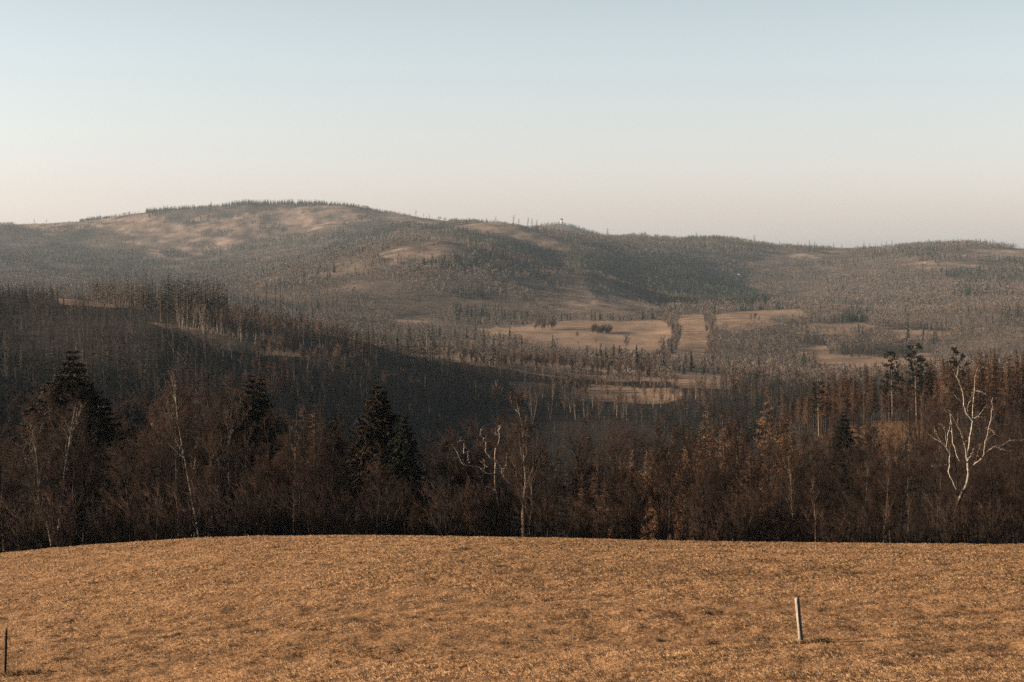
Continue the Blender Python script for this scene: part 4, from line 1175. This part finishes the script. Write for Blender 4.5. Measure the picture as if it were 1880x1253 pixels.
# ------------------------------------------------------------------ grass of the field
def grass():
    rng = np.random.default_rng(77)
    N = 380000
    y = rng.uniform(29.0 ** 0.6, 108.0 ** 0.6, N) ** (1 / 0.6)
    x = rng.uniform(-0.345, 0.345, N) * y
    d = flecks(x, y)
    k = rng.random(N) < np.where(d > 0.44, 0.5, 0.92)
    x, y = x[k], y[k]; N = len(x)
    z = H(x, y)
    h = rng.uniform(0.018, 0.052, N) * (1 + 0.5 * fbm(x / 3.0, y / 1.6, 2, 6)) * (1 + (y > 60) * 0.3)
    nb = 4
    px_ = np.repeat(np.stack([x, y, z - 0.015], 1), nb, 0)
    az = rng.uniform(0, 6.28, N * nb); sp = rng.uniform(0.2, 1.6, N * nb)
    hh = np.repeat(h, nb) * rng.uniform(0.6, 1.3, N * nb)
    p0 = px_ + np.stack([np.cos(az) * 0.03, np.sin(az) * 0.03, 0 * az], 1)
    p1 = p0 + np.stack([np.cos(az) * sp * hh, np.sin(az) * sp * hh, hh], 1)
    b = MB()
    b.spikes(p0, p1, 0.005 + 0.00011 * np.repeat(y, nb))
    V, Q_, T = b.arrays()
    col = np.array([(0.43, 0.265, 0.142), (0.39, 0.236, 0.122), (0.48, 0.31, 0.172), (0.31, 0.18, 0.095)])[rng.integers(0, 4, N)]
    col = col * (1 + 0.3 * fbm(x / 45.0, y / 1.5, 2, 93) + 0.2 * fbm(x / 9.0, y / 4.0, 2, 94))[:, None]
    col = np.repeat(np.repeat(col, nb, 0), 4, 0)
    me = make_mesh('dry_grass', V, None, T, M_grass, col)
    link('dry_grass', me, kind='stuff', label='short dry tan grass covering the field', category='grass')
grass()
def bracken():
    rng = np.random.default_rng(78)
    N = 5200
    px = rng.normal(1640, 55, N); y = rng.normal(345, 26, N); x = (px - CX) / F * y
    z = H(x, y); h = rng.uniform(0.4, 1.5, N); nb = 7
    p0 = np.repeat(np.stack([x, y, z - 0.05], 1), nb, 0)
    az = rng.uniform(0, 6.28, N * nb); sp = rng.uniform(0.1, 0.9, N * nb); hh = np.repeat(h, nb) * rng.uniform(0.5, 1.2, N * nb)
    p1 = p0 + np.stack([np.cos(az) * sp * hh, np.sin(az) * sp * hh, hh], 1)
    b = MB(); b.spikes(p0, p1, 0.05)
    V, Q_, T = b.arrays()
    col = np.repeat(np.repeat(np.array([(0.24, 0.145, 0.085), (0.18, 0.11, 0.07), (0.13, 0.085, 0.055)])[rng.integers(0, 3, N)], nb, 0), 4, 0)
    link('dead_bracken', make_mesh('dead_bracken', V, None, T, M_grass, col), kind='stuff', label='rust-coloured dead bracken on the clearing', category='bracken')
bracken()

# ------------------------------------------------------------------ posts in the field
def post(name, label, pxb, Y, topdx, hgt, half, rot, mat, seed):
    rng = np.random.default_rng(seed)
    x = (pxb - CX) / F * Y * 1.0105
    z = float(H(x, Y))
    m = 12
    b = MB()
    ring = []
    c = [(-1, -1), (-.82, -1), (.82, -1), (1, -.82), (1, .82), (.82, 1), (-.82, 1), (-1, .82)]
    c[0] = (-1, -.82)
    c = [(-1, -.85), (-.85, -1), (.85, -1), (1, -.85), (1, .85), (.85, 1), (-.85, 1), (-1, .85)]
    V = []
    for i in range(m):
        t = i / (m - 1)
        s = half * (1 + rng.uniform(-.05, .05)) * (0.96 if i == m - 1 else 1)
        for a, q in c:
            X = a * s * math.cos(rot) - q * s * math.sin(rot); Yy = a * s * math.sin(rot) + q * s * math.cos(rot)
            cut = (0.025 * a if i == m - 1 else 0)
            V.append((X + topdx * t, Yy + 0.02 * t, -0.25 + (hgt + 0.25) * t + cut))
    Q_ = [(i * 8 + j, i * 8 + (j + 1) % 8, (i + 1) * 8 + (j + 1) % 8, (i + 1) * 8 + j) for i in range(m - 1) for j in range(8)]
    o = (m - 1) * 8
    Q_ += [(o, o + 1, o + 2, o + 3), (o, o + 3, o + 4, o + 7), (o + 4, o + 5, o + 6, o + 7)]
    b.add(V, Q_)
    ob = link(name, b.mesh(name, mat), label=label, category='post')
    ob.location = (x, Y, z)
    return x, Y, z
p1 = post('wooden_post', 'weathered square wooden post leaning left in the field', 1472.5, 44.0, -0.145, 1.2, 0.048, math.radians(28), M_wood, 1)
p2 = post('wooden_post', 'thin wooden post, coloured dark as in shade, at the left edge of the field', 8.5, 43.0, 0.055, 1.2, 0.028, math.radians(8), M_wood_shaded, 2)
# matted tussocks at the foot of each post
def tussock(cx, cy, w_, n, label, seed, hm=0.13):
    rng = np.random.default_rng(seed)
    x = cx + rng.normal(0, w_, n); y = cy + rng.normal(0, 0.14, n); z = H(x, y)
    az = rng.uniform(0, 6.28, n); hh = rng.uniform(0.04, hm, n); sp = rng.uniform(0.1, 1.6, n)
    p0 = np.stack([x, y, z - 0.01], 1); p1_ = p0 + np.stack([np.cos(az) * sp * hh, np.sin(az) * sp * hh, hh], 1)
    b = MB(); b.spikes(p0, p1_, 0.007)
    V, Q_, T = b.arrays()
    col = np.repeat(np.array([(0.46, 0.30, 0.15), (0.30, 0.18, 0.09), (0.09, 0.055, 0.03), (0.07, 0.045, 0.03)])[rng.integers(0, 4, n)], 4, 0)
    link('grass_tussock', make_mesh('grass_tussock', V, None, T, M_grass, col), label=label, category='grass tussock')
tussock(p1[0] - 0.05, p1[1] - 0.02, 0.22, 900, 'matted grass at the foot of the leaning post', 4)
tussock(p1[0] + 0.42, p1[1] + 0.05, 0.13, 1100, 'tussock just right of the leaning post, dark with its painted shadow', 5, 0.17)  # dark blades here put the shadow of the post into the grass colour
tussock(p2[0] + 0.15, p2[1] - 0.02, 0.4, 1600, 'dark matted grass at the foot of the thin left post', 6)

# ------------------------------------------------------------------ the tower on the horizon and a house in the valley
def lathe(b, prof, k=16, c=(0, 0)):
    V = [(c[0] + r * math.cos(2 * math.pi * j / k), c[1] + r * math.sin(2 * math.pi * j / k), z) for r, z in prof for j in range(k)]
    Q_ = [(i * k + j, i * k + (j + 1) % k, (i + 1) * k + (j + 1) % k, (i + 1) * k + j) for i in range(len(prof) - 1) for j in range(k)]
    b.add(V, Q_)
def box(b, x0, x1, y0, y1, z0, z1):
    V = [(x, y, z) for z in (z0, z1) for y in (y0, y1) for x in (x0, x1)]
    b.add(V, [(0, 1, 5, 4), (1, 3, 7, 5), (3, 2, 6, 7), (2, 0, 4, 6), (4, 5, 7, 6), (2, 3, 1, 0)])
tx, ty = (1031 - CX) / F * 8500, 8500.0
tw_ = link('lookout_tower', None, label='tiny white lookout tower on the hazy farthest summit', category='tower')
tw_.location = (tx, ty, float(H(tx, ty)) - 1)
b = MB(); lathe(b, [(5.2, 0), (4.6, 2), (4.3, 22)]); link('shaft', b.mesh('shaft', M_wall, smooth=True), tw_)
b = MB(); lathe(b, [(4.3, 22), (6.2, 23), (6.2, 27.5), (5.6, 27.6)]); link('lookout_room', b.mesh('lookout_room', M_roof), tw_)
b = MB(); lathe(b, [(6.6, 27.6), (3.5, 29.5), (0.2, 31)]); link('roof', b.mesh('roof', M_roof), tw_)
hx, hy, hz = ground_hit(1357, 506, 3600, 4700)
hs_ = link('house', None, label='tiny white house among the woods in the side valley', category='house')
hs_.location = (hx, hy, hz)
hs_.scale = (0.62, 0.62, 0.62)
b = MB(); box(b, -6, 6, -4.5, 4.5, -1, 6)
b.add([(-6, -4.5, 6), (-6, 4.5, 6), (-6, 0, 10), (6, -4.5, 6), (6, 4.5, 6), (6, 0, 10)], None, [(0, 1, 2), (4, 3, 5)])
link('wall', b.mesh('wall', M_wall), hs_)
b = MB()
for s in (-1, 1):
    b.add([(-6.6, s * 5.2, 5.5), (6.6, s * 5.2, 5.5), (6.6, 0, 10.15), (-6.6, 0, 10.15), (-6.6, s * 5.2, 5.8), (6.6, s * 5.2, 5.8), (6.6, 0, 10.5), (-6.6, 0, 10.5)],
          [(0, 1, 2, 3), (4, 5, 6, 7), (0, 1, 5, 4), (1, 2, 6, 5), (3, 0, 4, 7)])
link('roof', b.mesh('roof', M_roof), hs_)
for wx in (-3.5, 0.0, 3.5):
    b = MB(); box(b, wx - 0.6, wx + 0.6, -4.58, -4.49, 2.0, 3.6); link('window', b.mesh('window', M_glass), hs_)

# ------------------------------------------------------------------ contrail
Mc = bpy.data.materials.new('contrail_ice'); Mc.use_nodes = True
n_ = Mc.node_tree; n_.nodes.clear()
v_ = n_.nodes.new('ShaderNodeVolumePrincipled'); v_.inputs['Color'].default_value = (1, 1, 1, 1); v_.inputs['Density'].default_value = 0.009
o_ = n_.nodes.new('ShaderNodeOutputMaterial'); n_.links.new(v_.outputs[0], o_.inputs['Volume'])
A_ = np.array(pt(713, 133, 42000)); B_ = np.array(pt(772, 119, 42000))
P = np.stack([A_ + (B_ - A_) * t for t in np.linspace(0, 1, 12)])
b = MB(); b.tubes(P, np.interp(np.linspace(0, 1, 12), [0, .3, .9, 1], [4, 12, 9, 1]), 8)
link('contrail', b.mesh('contrail', Mc), label='short faint white contrail in the upper sky', category='contrail')

# ------------------------------------------------------------------ air
hm = bpy.data.materials.new('haze_air'); hm.use_nodes = True
hn = hm.node_tree; hn.nodes.clear()
vo = hn.nodes.new('ShaderNodeVolumePrincipled')
vo.inputs['Color'].default_value = (0.66, 0.84, 1.0, 1)
vo.inputs['Density'].default_value = HAZE
vo.inputs['Anisotropy'].default_value = 0.1
ho = hn.nodes.new('ShaderNodeOutputMaterial')
hn.links.new(vo.outputs[0], ho.inputs['Volume'])
b = MB(); box(b, -12500, 12500, -300, 16200, float(ZT.min()) - 1.5, float(ZT.max()) + 45)
link('haze', b.mesh('haze', hm), kind='stuff', label='thin pale haze filling the valley air', category='haze')
